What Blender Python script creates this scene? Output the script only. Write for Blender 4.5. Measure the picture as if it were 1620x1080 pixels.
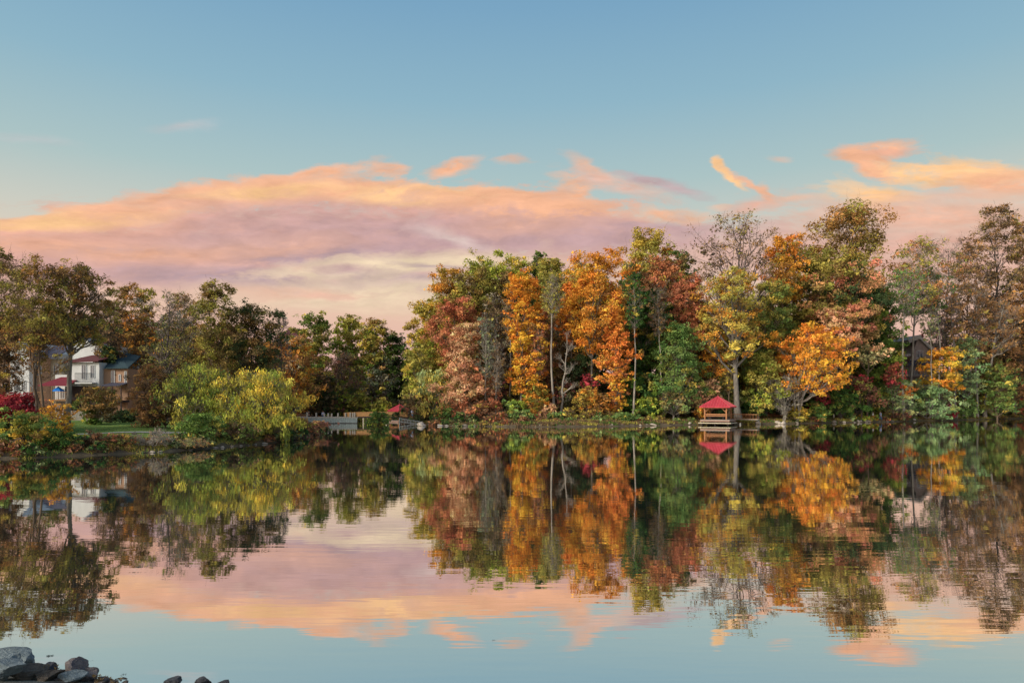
import bpy, bmesh, math, random
import numpy as np
from mathutils import Vector, Matrix

for _o in list(bpy.data.objects): bpy.data.objects.remove(_o)
S = bpy.context.scene
COL = S.collection
R = math.radians

# ------------------------------------------------------------------ camera
CAM_H = 4.0
FPX = 1080.0                      # focal length in pixels of the 1620 px wide photograph
HOR = 634.0                       # row of the horizon; level camera, lens shifted upwards
cam = bpy.data.objects.new('camera', bpy.data.cameras.new('camera'))
COL.objects.link(cam); S.camera = cam
cam.location = (0, 0, CAM_H)
cam.rotation_euler = (R(90), 0, 0); cam.data.shift_y = (HOR - 540) / 1620
cam.data.sensor_width = 36.0; cam.data.lens = 24.0
cam.data.clip_start = 0.1; cam.data.clip_end = 5000

# ------------------------------------------------------------------ exposure / colour
S.view_settings.view_transform = 'Standard'
S.view_settings.look = 'None'
S.view_settings.exposure = 0.0
S.view_settings.gamma = 1.0
S.render.engine = 'CYCLES'
cy = S.cycles
cy.use_denoising = True
cy.max_bounces = 5; cy.diffuse_bounces = 2; cy.glossy_bounces = 3; cy.transmission_bounces = 2
cy.sample_clamp_indirect = 4.0

def lin(c):
    return tuple((v / 255 / 12.92) if v / 255 <= 0.04045 else ((v / 255 + 0.055) / 1.055) ** 2.4 for v in c)

# ------------------------------------------------------------------ sun
SUN_AZ, SUN_EL = R(236), R(24)        # clockwise from +Y: behind the camera and to its left
sun = bpy.data.objects.new('sun', bpy.data.lights.new('sun', 'SUN'))
COL.objects.link(sun)
sun.data.energy = 4.0; sun.data.angle = R(17); sun.data.color = (1.0, 0.88, 0.72)
_d = Vector((math.sin(SUN_AZ) * math.cos(SUN_EL), math.cos(SUN_AZ) * math.cos(SUN_EL), math.sin(SUN_EL)))
sun.rotation_euler = _d.to_track_quat('Z', 'Y').to_euler()

# ------------------------------------------------------------------ sky (world): gradient by elevation with dusk clouds
W = bpy.data.worlds.new('World'); S.world = W; W.use_nodes = True
nt = W.node_tree; nt.nodes.clear()
def N(t, **kw):
    n = nt.nodes.new(t)
    for k, v in kw.items(): setattr(n, k, v)
    return n
def L(a, b): nt.links.new(a, b)
def M1(op, a, b=None, c=None):
    n = N('ShaderNodeMath', operation=op)
    for i, v in enumerate((a, b, c)):
        if v is None: continue
        if isinstance(v, (int, float)): n.inputs[i].default_value = v
        else: L(v, n.inputs[i])
    return n.outputs[0]
tc = N('ShaderNodeTexCoord')
sx = N('ShaderNodeSeparateXYZ'); L(tc.outputs['Generated'], sx.inputs[0])
az = M1('MULTIPLY', M1('ARCTAN2', sx.outputs[0], sx.outputs[1]), 57.29578)
el = M1('MULTIPLY', M1('ARCSINE', sx.outputs[2]), 57.29578)
el2 = M1('MULTIPLY', M1('ARCTANGENT', M1('DIVIDE', sx.outputs[2], M1('MAXIMUM', M1('ABSOLUTE', sx.outputs[1]), 0.03))), 57.29578)   # height over the far horizon line: cloud banks run across
P = N('ShaderNodeCombineXYZ'); L(az, P.inputs[0]); L(el2, P.inputs[1])
ramp = N('ShaderNodeValToRGB'); L(M1('DIVIDE', el, 90.0), ramp.inputs[0])
stops = [(-6, (206, 184, 176)), (3, (226, 178, 168)), (7, (232, 194, 172)), (10, (228, 206, 184)), (13.5, (204, 205, 194)),
         (17.5, (172, 196, 197)), (23.5, (143, 181, 199)), (30, (122, 165, 195)), (50, (88, 128, 168)), (90, (66, 98, 142))]
cr = ramp.color_ramp
while len(cr.elements) < len(stops): cr.elements.new(0.5)
for e, (d, c) in zip(cr.elements, stops):
    e.position = max(0, d / 90); e.color = (*lin(c), 1)
# wisp noise: streaks stretched along the horizon, and a warp of the coordinates
mp = N('ShaderNodeMapping'); L(P.outputs[0], mp.inputs[0]); mp.inputs['Scale'].default_value = (0.085, 0.24, 1)
wn = N('ShaderNodeTexNoise'); L(mp.outputs[0], wn.inputs['Vector'])
wn.inputs['Scale'].default_value = 1.0; wn.inputs['Detail'].default_value = 6; wn.inputs['Roughness'].default_value = 0.58
wv = N('ShaderNodeVectorMath', operation='SUBTRACT'); L(wn.outputs['Color'], wv.inputs[0]); wv.inputs[1].default_value = (0.5, 0.5, 0.5)
ws = N('ShaderNodeVectorMath', operation='MULTIPLY'); L(wv.outputs[0], ws.inputs[0]); ws.inputs[1].default_value = (5.5, 2.6, 0)
wa = N('ShaderNodeVectorMath', operation='ADD'); L(P.outputs[0], wa.inputs[0]); L(ws.outputs[0], wa.inputs[1])
PW = wa.outputs[0]
mp2 = N('ShaderNodeMapping'); L(P.outputs[0], mp2.inputs[0]); mp2.inputs['Scale'].default_value = (0.16, 0.75, 1); mp2.inputs['Rotation'].default_value = (0, 0, R(4))
sn = N('ShaderNodeTexNoise'); L(mp2.outputs[0], sn.inputs['Vector'])
sn.inputs['Scale'].default_value = 1.0; sn.inputs['Detail'].default_value = 7; sn.inputs['Roughness'].default_value = 0.6
mp3 = N('ShaderNodeMapping'); L(wa.outputs[0], mp3.inputs[0]); mp3.inputs['Scale'].default_value = (0.42, 1.15, 1); mp3.inputs['Rotation'].default_value = (0, 0, R(-8))
sn2 = N('ShaderNodeTexNoise'); L(mp3.outputs[0], sn2.inputs['Vector'])
sn2.inputs['Scale'].default_value = 1.0; sn2.inputs['Detail'].default_value = 8; sn2.inputs['Roughness'].default_value = 0.66
STREAK = M1('ADD', M1('MULTIPLY_ADD', sn.outputs['Fac'], 1.25, -0.625), M1('MULTIPLY_ADD', sn2.outputs['Fac'], 2.3, -1.15))

FLUFF = M1('MULTIPLY_ADD', sn2.outputs['Fac'], 3.4, -0.65)

def px_dir(px, py):
    return (px - 810) / FPX, 1.0, (HOR - py) / FPX
def px_azel(px, py):
    x, y, z = px_dir(px, py)
    return math.degrees(math.atan2(x, y)), math.degrees(math.atan2(z, y))
cur = ramp.outputs[0]; MASKS = []
def cloud(px, py, w, h, rot, col, op, soft=0.5):
    """one soft patch of cloud: centre direction, half sizes in degrees"""
    global cur
    a, e = px_azel(px, py)
    m = N('ShaderNodeMapping', vector_type='TEXTURE'); L(PW, m.inputs[0])
    m.inputs['Location'].default_value = (a, e, 0); m.inputs['Scale'].default_value = (w, h, 1); m.inputs['Rotation'].default_value = (0, 0, R(rot))
    ln = N('ShaderNodeVectorMath', operation='LENGTH'); L(m.outputs[0], ln.inputs[0])
    d = M1('ADD', ln.outputs['Value'], STREAK)
    r = N('ShaderNodeMapRange', interpolation_type='SMOOTHSTEP'); L(d, r.inputs[0])
    r.inputs[1].default_value = 1.05 + soft * 1.25; r.inputs[2].default_value = 1 - soft * 1.25; r.inputs[3].default_value = 0; r.inputs[4].default_value = op
    q = M1('MULTIPLY', r.outputs[0], FLUFF); q.node.use_clamp = True
    mx = N('ShaderNodeMix', data_type='RGBA'); L(q, mx.inputs[0]); L(cur, mx.inputs[6]); mx.inputs[7].default_value = (*lin(col), 1)
    cur = mx.outputs[2]; MASKS.append(q)
LAV, LAV2, PINK, ORA, ORB, CRM, SAL = (198, 163, 164), (180, 155, 162), (222, 176, 162), (244, 184, 148), (255, 204, 150), (238, 214, 182), (230, 174, 152)
#     px    py   w   h    rot  colour op  soft
for a in [
    (420, 412, 36, 2.5, 0, PINK, 0.8, .5), (0, 405, 12, 2.4, 0, (224, 178, 162), 0.7, .5), (1500, 400, 15, 3.0, 0, (226, 178, 160), 0.85, .5),
    (1130, 395, 12, 1.8, 0, (222, 180, 166), 0.6, .6),
    (540, 365, 20, 2.9, 1, SAL, 0.9, .3), (180, 388, 15, 2.0, 3, SAL, 0.85, .35), (850, 352, 8, 1.9, -5, SAL, 0.8, .35),
    (40, 355, 7, .55, 3, ORA, 0.85, .45), (150, 345, 6, .7, 7, ORB, 0.95, .4), (255, 325, 6, .9, 8, ORA, 0.85, .4), (360, 308, 6, .9, 5, ORA, 0.9, .4), (470, 294, 6, .9, 4, ORA, 0.9, .4),
    (580, 302, 6, .9, -3, ORA, 0.85, .4), (690, 312, 7, .7, -3, ORB, 0.95, .4), (420, 300, 5, .5, 5, ORB, .8, .4), (790, 326, 6, 1.1, -5, ORA, 0.9, .4), (870, 336, 4.5, 1.0, 0, ORA, 0.8, .4), (905, 306, 1.7, 1.3, 40, ORA, 0.8, .4),
    (560, 348, 12, 1.5, -3, LAV, 0.6, .55), (330, 372, 9, 1.1, 4, (206, 166, 160), 0.5, .6), (600, 382, 15, 1.5, 2, LAV, 0.8, .45), (520, 402, 10, 1.1, -2, LAV2, 0.75, .45), (760, 378, 13, 1.2, 2, LAV, 0.7, .5),
    (250, 425, 12, 1.1, -3, LAV, 0.55, .5), (400, 438, 9, 0.8, -4, LAV2, 0.65, .5), (960, 372, 10, 1.1, 3, LAV, 0.8, .45), (1060, 340, 3.6, 0.5, 0, ORA, 0.75, .5),
    (420, 388, 7, .8, 4, ORA, 0.4, .6), (150, 396, 9, 0.7, 0, ORA, 0.4, .6), (830, 360, 5, 0.6, 0, ORA, 0.35, .6), (710, 372, 3, .4, -12, (226, 206, 196), 0.5, .6),
    (690, 412, 7, 0.9, 3, CRM, 0.9, .5), (570, 424, 6, 0.8, 3, CRM, 0.9, .5), (640, 444, 5, 0.8, -4, LAV2, 0.75, .45), (545, 424, 2.2, 0.35, 0, LAV, 0.6, .5), (690, 420, 3, 0.25, -8, LAV2, 0.5, .5),
    (590, 466, 10, 1.3, 0, CRM, 0.7, .6), (450, 462, 5, 0.5, 0, (232, 182, 160), 0.5, .5), (525, 463, 2.4, 0.3, 0, (236, 184, 164), 0.5, .5),
    (495, 272, 3.8, 0.55, 9, ORA, 0.85, .4), (285, 298, 2.0, .25, 4, ORA, .6, .5), (605, 266, 1.5, 0.4, 0, ORA, 0.75, .5), (715, 268, 2.4, 0.5, 12, ORA, 0.8, .45), (815, 255, 1.3, 0.25, 5, ORA, 0.5, .5),
    (935, 264, 2.0, 0.5, -28, ORA, 0.6, .5), (980, 290, 3.6, 0.9, -12, (232, 184, 164), 0.7, .5), (1045, 286, 3.2, 0.4, -14, (196, 164, 166), 0.7, .5), (880, 278, 1.2, .3, 0, ORA, .4, .5), (1145, 322, .9, .25, 0, ORA, .45, .5),
    (1143, 265, 0.8, 0.3, -50, ORB, 1.0, .5), (1162, 280, 1.2, 0.2, -32, ORB, 0.95, .5), (1195, 291, 1.6, 0.17, -26, ORA, 0.85, .5), (1220, 306, 0.8, 0.35, -60, ORA, 0.75, .55), (1200, 325, 2.2, 0.5, 8, SAL, 0.65, .6), (1268, 312, 1.8, 0.3, 8, ORA, 0.45, .6),
    (1395, 236, 2.5, 0.6, 5, ORA, 0.9, .4), (1380, 255, 1.9, 0.7, -32, ORA, 0.9, .4), (1415, 240, 1.6, 0.25, 4, SAL, 0.5, .5),
    (1520, 272, 4.4, 0.95, 0, ORB, 0.95, .3), (1600, 290, 3.2, 1.0, 0, ORA, 0.75, .5), (1368, 302, 2.5, 0.9, -8, ORB, 0.85, .4), (1235, 252, 0.8, 0.25, 0, ORA, 0.4, .6),
    (1450, 330, 7, 1.2, 0, (238, 184, 158), 0.7, .6), (285, 205, 1.6, 0.35, 6, (196, 196, 198), 0.5, .7), (45, 228, 2.2, 0.3, -5, (190, 192, 194), 0.35, .7)]:
    cloud(*a)
# thick and thin places inside the cloud bank
tot = None
for q_ in MASKS: tot = q_ if tot is None else M1('MAXIMUM', tot, q_)
mp4 = N('ShaderNodeMapping'); L(wa.outputs[0], mp4.inputs[0]); mp4.inputs['Scale'].default_value = (0.3, 1.0, 1); mp4.inputs['Location'].default_value = (7, 3, 0); mp4.inputs['Rotation'].default_value = (0, 0, R(6))
sn3 = N('ShaderNodeTexNoise'); L(mp4.outputs[0], sn3.inputs['Vector']); sn3.inputs['Scale'].default_value = 1.0; sn3.inputs['Detail'].default_value = 8; sn3.inputs['Roughness'].default_value = 0.6
fac = M1('MULTIPLY_ADD', M1('MULTIPLY', M1('SUBTRACT', sn3.outputs['Fac'], 0.5), 0.75), tot, 1.0)
sc_ = N('ShaderNodeVectorMath', operation='SCALE'); L(cur, sc_.inputs[0]); L(fac, sc_.inputs['Scale']); cur = sc_.outputs[0]
# the afterglow round the sun, behind the camera
SV = N('ShaderNodeVectorMath', operation='DOT_PRODUCT'); L(tc.outputs['Generated'], SV.inputs[0]); SV.inputs[1].default_value = (math.sin(SUN_AZ), math.cos(SUN_AZ), 0.12)
gl = N('ShaderNodeMapRange', interpolation_type='SMOOTHSTEP'); L(SV.outputs['Value'], gl.inputs[0]); gl.inputs[1].default_value = 0.15; gl.inputs[2].default_value = 1.0; gl.inputs[4].default_value = 0.8
mg = N('ShaderNodeMix', data_type='RGBA', blend_type='ADD'); L(gl.outputs[0], mg.inputs[0]); L(cur, mg.inputs[6]); mg.inputs[7].default_value = (1.3, 0.95, 0.62, 1)
bg = N('ShaderNodeBackground'); L(mg.outputs[2], bg.inputs[0]); bg.inputs[1].default_value = 1.0
wo = N('ShaderNodeOutputWorld'); L(bg.outputs[0], wo.inputs[0])

# ------------------------------------------------------------------ helpers
def at(px, py, Y):
    x, y, z = px_dir(px, py); k = Y / y
    return Vector((x * k, Y, CAM_H + z * k))
def wat(px, py, z=0.0):
    x, y, zz = px_dir(px, py); k = (z - CAM_H) / zz
    return (x * k, y * k)

def meta(o, label, cat, group=None, kind=None):
    if label: o['label'] = label
    if cat: o['category'] = cat
    if group: o['group'] = group
    if kind: o['kind'] = kind
    return o
def thing(name, label, cat, loc=(0, 0, 0), rz=0, group=None):
    o = bpy.data.objects.new(name, None); COL.objects.link(o); o.location = loc; o.rotation_euler = (0, 0, rz)
    o.empty_display_size = 0.3
    return meta(o, label, cat, group)
def np_mesh(name, V, F, mat, col=None, smooth=False, parent=None, k=4):
    """V (n,3), F (m,k) int; col (m,3) per face colour"""
    me = bpy.data.meshes.new(name)
    V = np.ascontiguousarray(V, np.float32); F = np.ascontiguousarray(F, np.int32); m = len(F); k = F.shape[1]
    me.vertices.add(len(V)); me.vertices.foreach_set('co', V.ravel())
    me.loops.add(m * k); me.loops.foreach_set('vertex_index', F.ravel())
    me.polygons.add(m); me.polygons.foreach_set('loop_start', np.arange(0, m * k, k, dtype=np.int32))
    me.polygons.foreach_set('use_smooth', np.full(m, smooth))
    if col is not None:
        a = me.attributes.new('tint', 'FLOAT_COLOR', 'FACE')
        c = np.ones((m, 4), np.float32); c[:, :3] = col
        a.data.foreach_set('color', c.ravel())
    me.update(calc_edges=True)
    me.materials.append(mat)
    o = bpy.data.objects.new(name, me); COL.objects.link(o)
    if parent: o.parent = parent
    return o
class MB:
    """collects shapes, then links them as one mesh object"""
    def __init__(s): s.bm = bmesh.new()
    def box(s, x0, x1, y0, y1, z0, z1, bev=0):
        vs = [s.bm.verts.new(p) for p in ((x0, y0, z0), (x1, y0, z0), (x1, y1, z0), (x0, y1, z0), (x0, y0, z1), (x1, y0, z1), (x1, y1, z1), (x0, y1, z1))]
        fs = [s.bm.faces.new([vs[i] for i in f]) for f in ((0, 3, 2, 1), (4, 5, 6, 7), (0, 1, 5, 4), (1, 2, 6, 5), (2, 3, 7, 6), (3, 0, 4, 7))]
        if bev:
            es = list({e for f in fs for e in f.edges})
            bmesh.ops.bevel(s.bm, geom=es, offset=bev, segments=1, affect='EDGES')
        return s
    def poly(s, pts):
        s.bm.faces.new([s.bm.verts.new(p) for p in pts]); return s
    def prism(s, pts, d):
        """closed outline pts (3d, planar) pushed along vector d"""
        a = [s.bm.verts.new(p) for p in pts]; b = [s.bm.verts.new(Vector(p) + Vector(d)) for p in pts]; n = len(pts)
        s.bm.faces.new(a); s.bm.faces.new(b[::-1])
        for i in range(n): s.bm.faces.new((a[i], b[i], b[(i + 1) % n], a[(i + 1) % n]))
        return s
    def bar(s, p, q, r, r2=None, seg=8):
        p, q = Vector(p), Vector(q); d = q - p; r2 = r if r2 is None else r2
        M = Matrix.Translation((p + q) / 2) @ d.to_track_quat('Z', 'Y').to_matrix().to_4x4()
        bmesh.ops.create_cone(s.bm, cap_ends=True, segments=seg, radius1=r, radius2=r2, depth=d.length, matrix=M); return s
    def beam(s, p, q, w, h):
        """square beam from p to q"""
        p, q = Vector(p), Vector(q); d = q - p
        M = Matrix.Translation((p + q) / 2) @ d.to_track_quat('X', 'Z').to_matrix().to_4x4() @ Matrix.Diagonal((d.length, w, h, 1))
        bmesh.ops.create_cube(s.bm, size=1, matrix=M); return s
    def ball(s, c, r, sc=(1, 1, 1), seg=10):
        M = Matrix.Translation(c) @ Matrix.Diagonal((*sc, 1))
        bmesh.ops.create_uvsphere(s.bm, u_segments=seg, v_segments=max(6, seg * 2 // 3), radius=r, matrix=M); return s
    def build(s, name, mat, parent=None, smooth=False):
        bmesh.ops.recalc_face_normals(s.bm, faces=s.bm.faces[:])
        me = bpy.data.meshes.new(name); s.bm.to_mesh(me); s.bm.free(); me.materials.append(mat)
        if smooth: me.polygons.foreach_set('use_smooth', [True] * len(me.polygons))
        o = bpy.data.objects.new(name, me); COL.objects.link(o)
        if parent: o.parent = parent
        return o

# ------------------------------------------------------------------ materials
def mat_new(name):
    m = bpy.data.materials.new(name); m.use_nodes = True; t = m.node_tree; t.nodes.clear()
    out = t.nodes.new('ShaderNodeOutputMaterial'); return m, t, out
def matte(name, c1, c2=None, scale=4, rough=0.85, bump=0.0, detail=5, stretch=(1, 1, 1), spec=0.25, metal=0):
    m, t, out = mat_new(name); n, l = t.nodes, t.links
    b = n.new('ShaderNodeBsdfPrincipled'); b.inputs['Roughness'].default_value = rough; b.inputs['Metallic'].default_value = metal
    b.inputs['Specular IOR Level'].default_value = spec
    tc = n.new('ShaderNodeTexCoord'); mp = n.new('ShaderNodeMapping'); l.new(tc.outputs['Object'], mp.inputs[0]); mp.inputs['Scale'].default_value = stretch
    nz = n.new('ShaderNodeTexNoise'); l.new(mp.outputs[0], nz.inputs['Vector']); nz.inputs['Scale'].default_value = scale; nz.inputs['Detail'].default_value = detail; nz.inputs['Roughness'].default_value = .62
    r = n.new('ShaderNodeValToRGB'); l.new(nz.outputs['Fac'], r.inputs[0])
    c2 = c2 or tuple(v * 0.72 for v in c1)
    r.color_ramp.elements[0].position = .32; r.color_ramp.elements[0].color = (*c2, 1); r.color_ramp.elements[1].position = .68; r.color_ramp.elements[1].color = (*c1, 1)
    l.new(r.outputs[0], b.inputs['Base Color'])
    if bump:
        bp = n.new('ShaderNodeBump'); bp.inputs['Strength'].default_value = bump; bp.inputs['Distance'].default_value = 0.05; l.new(nz.outputs['Fac'], bp.inputs['Height']); l.new(bp.outputs[0], b.inputs['Normal'])
    l.new(b.outputs[0], out.inputs[0]); return m
def leaf_mat():
    m, t, out = mat_new('leaves'); n, l = t.nodes, t.links
    a = n.new('ShaderNodeAttribute'); a.attribute_name = 'tint'
    d = n.new('ShaderNodeBsdfDiffuse'); tr = n.new('ShaderNodeBsdfTranslucent'); mx = n.new('ShaderNodeMixShader'); mx.inputs[0].default_value = .18
    l.new(a.outputs['Color'], d.inputs[0]); l.new(a.outputs['Color'], tr.inputs[0]); l.new(d.outputs[0], mx.inputs[1]); l.new(tr.outputs[0], mx.inputs[2])
    l.new(mx.outputs[0], out.inputs[0]); return m
def bark_mat():
    m, t, out = mat_new('bark'); n, l = t.nodes, t.links
    a = n.new('ShaderNodeAttribute'); a.attribute_name = 'tint'
    tc = n.new('ShaderNodeTexCoord'); mp = n.new('ShaderNodeMapping'); mp.inputs['Scale'].default_value = (3, 3, .6); l.new(tc.outputs['Object'], mp.inputs[0])
    nz = n.new('ShaderNodeTexNoise'); nz.inputs['Scale'].default_value = 2.2; nz.inputs['Detail'].default_value = 6; l.new(mp.outputs[0], nz.inputs['Vector'])
    mr = n.new('ShaderNodeMapRange'); l.new(nz.outputs['Fac'], mr.inputs[0]); mr.inputs[1].default_value = .3; mr.inputs[2].default_value = .7; mr.inputs[3].default_value = .6; mr.inputs[4].default_value = 1.25
    mx = n.new('ShaderNodeVectorMath'); mx.operation = 'SCALE'; l.new(a.outputs['Color'], mx.inputs[0]); l.new(mr.outputs[0], mx.inputs['Scale'])
    d = n.new('ShaderNodeBsdfDiffuse'); l.new(mx.outputs[0], d.inputs[0]); l.new(d.outputs[0], out.inputs[0]); return m
LEAF, BARK = leaf_mat(), bark_mat()
# ------------------------------------------------------------------ the lake and the land
shore_px = [(0, 726), (60, 724), (110, 722), (190, 718), (260, 715), (330, 709), (380, 705), (430, 701), (462, 695), (490, 690), (512, 685), (524, 680), (516, 676.5), (495, 673.5), (470, 671.5), (440, 670.5),
            (470, 669.8), (500, 669.6), (566, 669.2), (572, 664), (580, 661), (634, 661), (640, 664), (632, 669.5), (668, 671), (720, 674), (800, 675), (900, 675), (960, 674.5), (1040, 673.2), (1100, 672), (1180, 671), (1240, 670.5),
            (1300, 669), (1350, 668.5), (1400, 667.5), (1450, 666), (1500, 665), (1560, 663.5), (1620, 662)]
rs = np.random.RandomState(5)
pts = [(-150, 9), (-75, 32), (-62, 42), (-52, 46.5)] + [wat(*p) for p in shore_px] + [(140, 150), (190, 140), (230, 100), (220, 30), (150, 8), (60, 7), (12, 8.3), (0, 8.8), (-2.5, 9.1), wat(340, 1097), wat(260, 1090), wat(200, 1080), wat(120, 1072), wat(60, 1064), wat(0, 1056), wat(-80, 1046), (-12, 11.5), (-25, 13), (-60, 11)]
SH = np.array(pts, float)
# roughen the bank line
out = []
for i in range(len(SH)):
    a, b = SH[i], SH[(i + 1) % len(SH)]; L_ = np.hypot(*(b - a)); n = max(1, int(L_ / (2.5 if a[1] > 15 else .5)))
    for k in range(n):
        p = a + (b - a) * k / n
        j = 0.35 if (k and p[1] > 15) else .07 if k else 0.
        out.append(p + rs.randn(2) * j)
SH = np.array(out)
def signed_dist(x, y):
    """distance to the bank: positive on land, negative in the lake"""
    sh = x.shape; x = x.ravel(); y = y.ravel(); d2 = np.full(x.shape, 1e12); ins = np.zeros(x.shape, bool)
    for i in range(len(SH)):
        ax, ay = SH[i]; bx, by = SH[(i + 1) % len(SH)]; ex, ey = bx - ax, by - ay
        t = np.clip(((x - ax) * ex + (y - ay) * ey) / (ex * ex + ey * ey + 1e-9), 0, 1)
        d2 = np.minimum(d2, (x - ax - t * ex) ** 2 + (y - ay - t * ey) ** 2)
        c = (ay > y) != (by > y)
        ins ^= c & (x < ex * (y - ay) / (ey + 1e-12) + ax)
    return (np.sqrt(d2) * np.where(ins, -1, 1)).reshape(sh)
def sstep(a, b, v): t = np.clip((v - a) / (b - a), 0, 1); return t * t * (3 - 2 * t)
def axis(lo, c0, c1, hi, step, g=1.16):
    v = list(np.arange(c0, c1 + .01, step)); s = step
    while v[-1] < hi: s *= g; v.append(v[-1] + s)
    s = step; v2 = [c0]
    while v2[-1] > lo: s *= g; v2.append(v2[-1] - s)
    return np.array(v2[:0:-1] + v)
GX, GY = axis(-1500, -75, 125, 1500, 0.9), np.unique(np.concatenate([axis(-400, -2, 165, 2500, 0.9), np.arange(7, 13, .18)]))
X_, Y_ = np.meshgrid(GX, GY)
SD = signed_dist(X_, Y_)
GZ = np.interp(SD, [-6, -2, 0, 1.2, 5, 10, 20, 40, 100, 400, 2000], [-1.8, -0.9, 0, 0.42, 0.85, 1.15, 1.5, 1.9, 3, 8, 30])
hill = sstep(-22, 2, X_) * sstep(70, 100, Y_)
GZ += hill * np.clip((SD - 13) * 0.21, 0, 8.5)
GZ -= (1 - hill) * sstep(100, 112, Y_) * sstep(-62, -40, X_) * np.clip(SD, 0, 1) * 0.35 * (SD < 60)
near = sstep(16, 9, Y_) * (SD > 0)
GZ = GZ * (1 - near) + near * np.clip(SD * 0.24, 0, 2.35)
GZ += np.where(SD > 0.3, 0.07 * (np.sin(X_ * .7 + Y_ * .31) + np.sin(X_ * .23 - Y_ * .53 + 2)) * np.clip(SD / 4, 0, 1), 0)
def gz(x, y):
    i = int(np.clip(np.searchsorted(GX, x) - 1, 0, len(GX) - 2)); j = int(np.clip(np.searchsorted(GY, y) - 1, 0, len(GY) - 2))
    u = (x - GX[i]) / (GX[i + 1] - GX[i]); v = (y - GY[j]) / (GY[j + 1] - GY[j])
    return float((GZ[j, i] * (1 - u) + GZ[j, i + 1] * u) * (1 - v) + (GZ[j + 1, i] * (1 - u) + GZ[j + 1, i + 1] * u) * v)

def ground_material():
    m, t, o = mat_new('bank_ground'); n, l = t.nodes, t.links
    tc = n.new('ShaderNodeTexCoord'); a = n.new('ShaderNodeAttribute'); a.attribute_name = 'tint'
    nz = n.new('ShaderNodeTexNoise'); nz.inputs['Scale'].default_value = 1.3; nz.inputs['Detail'].default_value = 9; nz.inputs['Roughness'].default_value = .7; l.new(tc.outputs['Object'], nz.inputs['Vector'])
    mr = n.new('ShaderNodeMapRange'); l.new(nz.outputs['Fac'], mr.inputs[0]); mr.inputs[1].default_value = .3; mr.inputs[2].default_value = .7; mr.inputs[3].default_value = .6; mr.inputs[4].default_value = 1.3
    mx = n.new('ShaderNodeVectorMath'); mx.operation = 'SCALE'; l.new(a.outputs['Color'], mx.inputs[0]); l.new(mr.outputs[0], mx.inputs['Scale'])
    b = n.new('ShaderNodeBsdfDiffuse'); l.new(mx.outputs[0], b.inputs[0])
    bp = n.new('ShaderNodeBump'); bp.inputs['Strength'].default_value = .6; bp.inputs['Distance'].default_value = .15; l.new(nz.outputs['Fac'], bp.inputs['Height']); l.new(bp.outputs[0], b.inputs['Normal'])
    l.new(b.outputs[0], o.inputs[0]); return m
ny, nx = X_.shape
idx = np.arange(ny * nx).reshape(ny, nx)
F = np.stack([idx[:-1, :-1], idx[:-1, 1:], idx[1:, 1:], idx[1:, :-1]], -1).reshape(-1, 4)
fx = ((X_[:-1, :-1] + X_[1:, 1:]) / 2).ravel(); fy = ((Y_[:-1, :-1] + Y_[1:, 1:]) / 2).ravel(); fsd = ((SD[:-1, :-1] + SD[1:, 1:]) / 2).ravel()
LAWN, LITTER, MUD, VERGE = np.array(lin((88, 108, 60))) * 1.5, np.array((.20, .125, .08)), np.array((.12, .10, .07)), np.array((.26, .28, .11))
col = np.tile(LITTER, (len(F), 1))
w = (sstep(-24, -28, fx) * sstep(54, 56, fy) * sstep(92, 84, fy))[:, None]; col = col * (1 - w) + LAWN * w           # the lawn of the left bank
g = (sstep(30, 34, fx) * sstep(8.5, 6.5, fsd) * sstep(90, 100, fy))[:, None]; col = col * (1 - g) + VERGE * g          # grass verge by the pavilion
g = (sstep(9.5, 10.5, fsd) * sstep(13, 12, fsd) * sstep(38, 42, fx) * sstep(62, 50, fx))[:, None]; col = col * (1 - g) + LAWN * g
w = sstep(1.3, .5, fsd)[:, None]; col = col * (1 - w) + MUD * w
w = (sstep(16, 12, fy) * (fsd > 0))[:, None]; col = col * (1 - w) + np.array((.16, .17, .16)) * w
col *= (0.85 + 0.3 * rs.rand(len(F)))[:, None]
V = np.stack([X_.ravel(), Y_.ravel(), GZ.ravel()], -1)
meta(np_mesh('ground', V, F, ground_material(), col, smooth=True), None, None, kind='structure')

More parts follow.
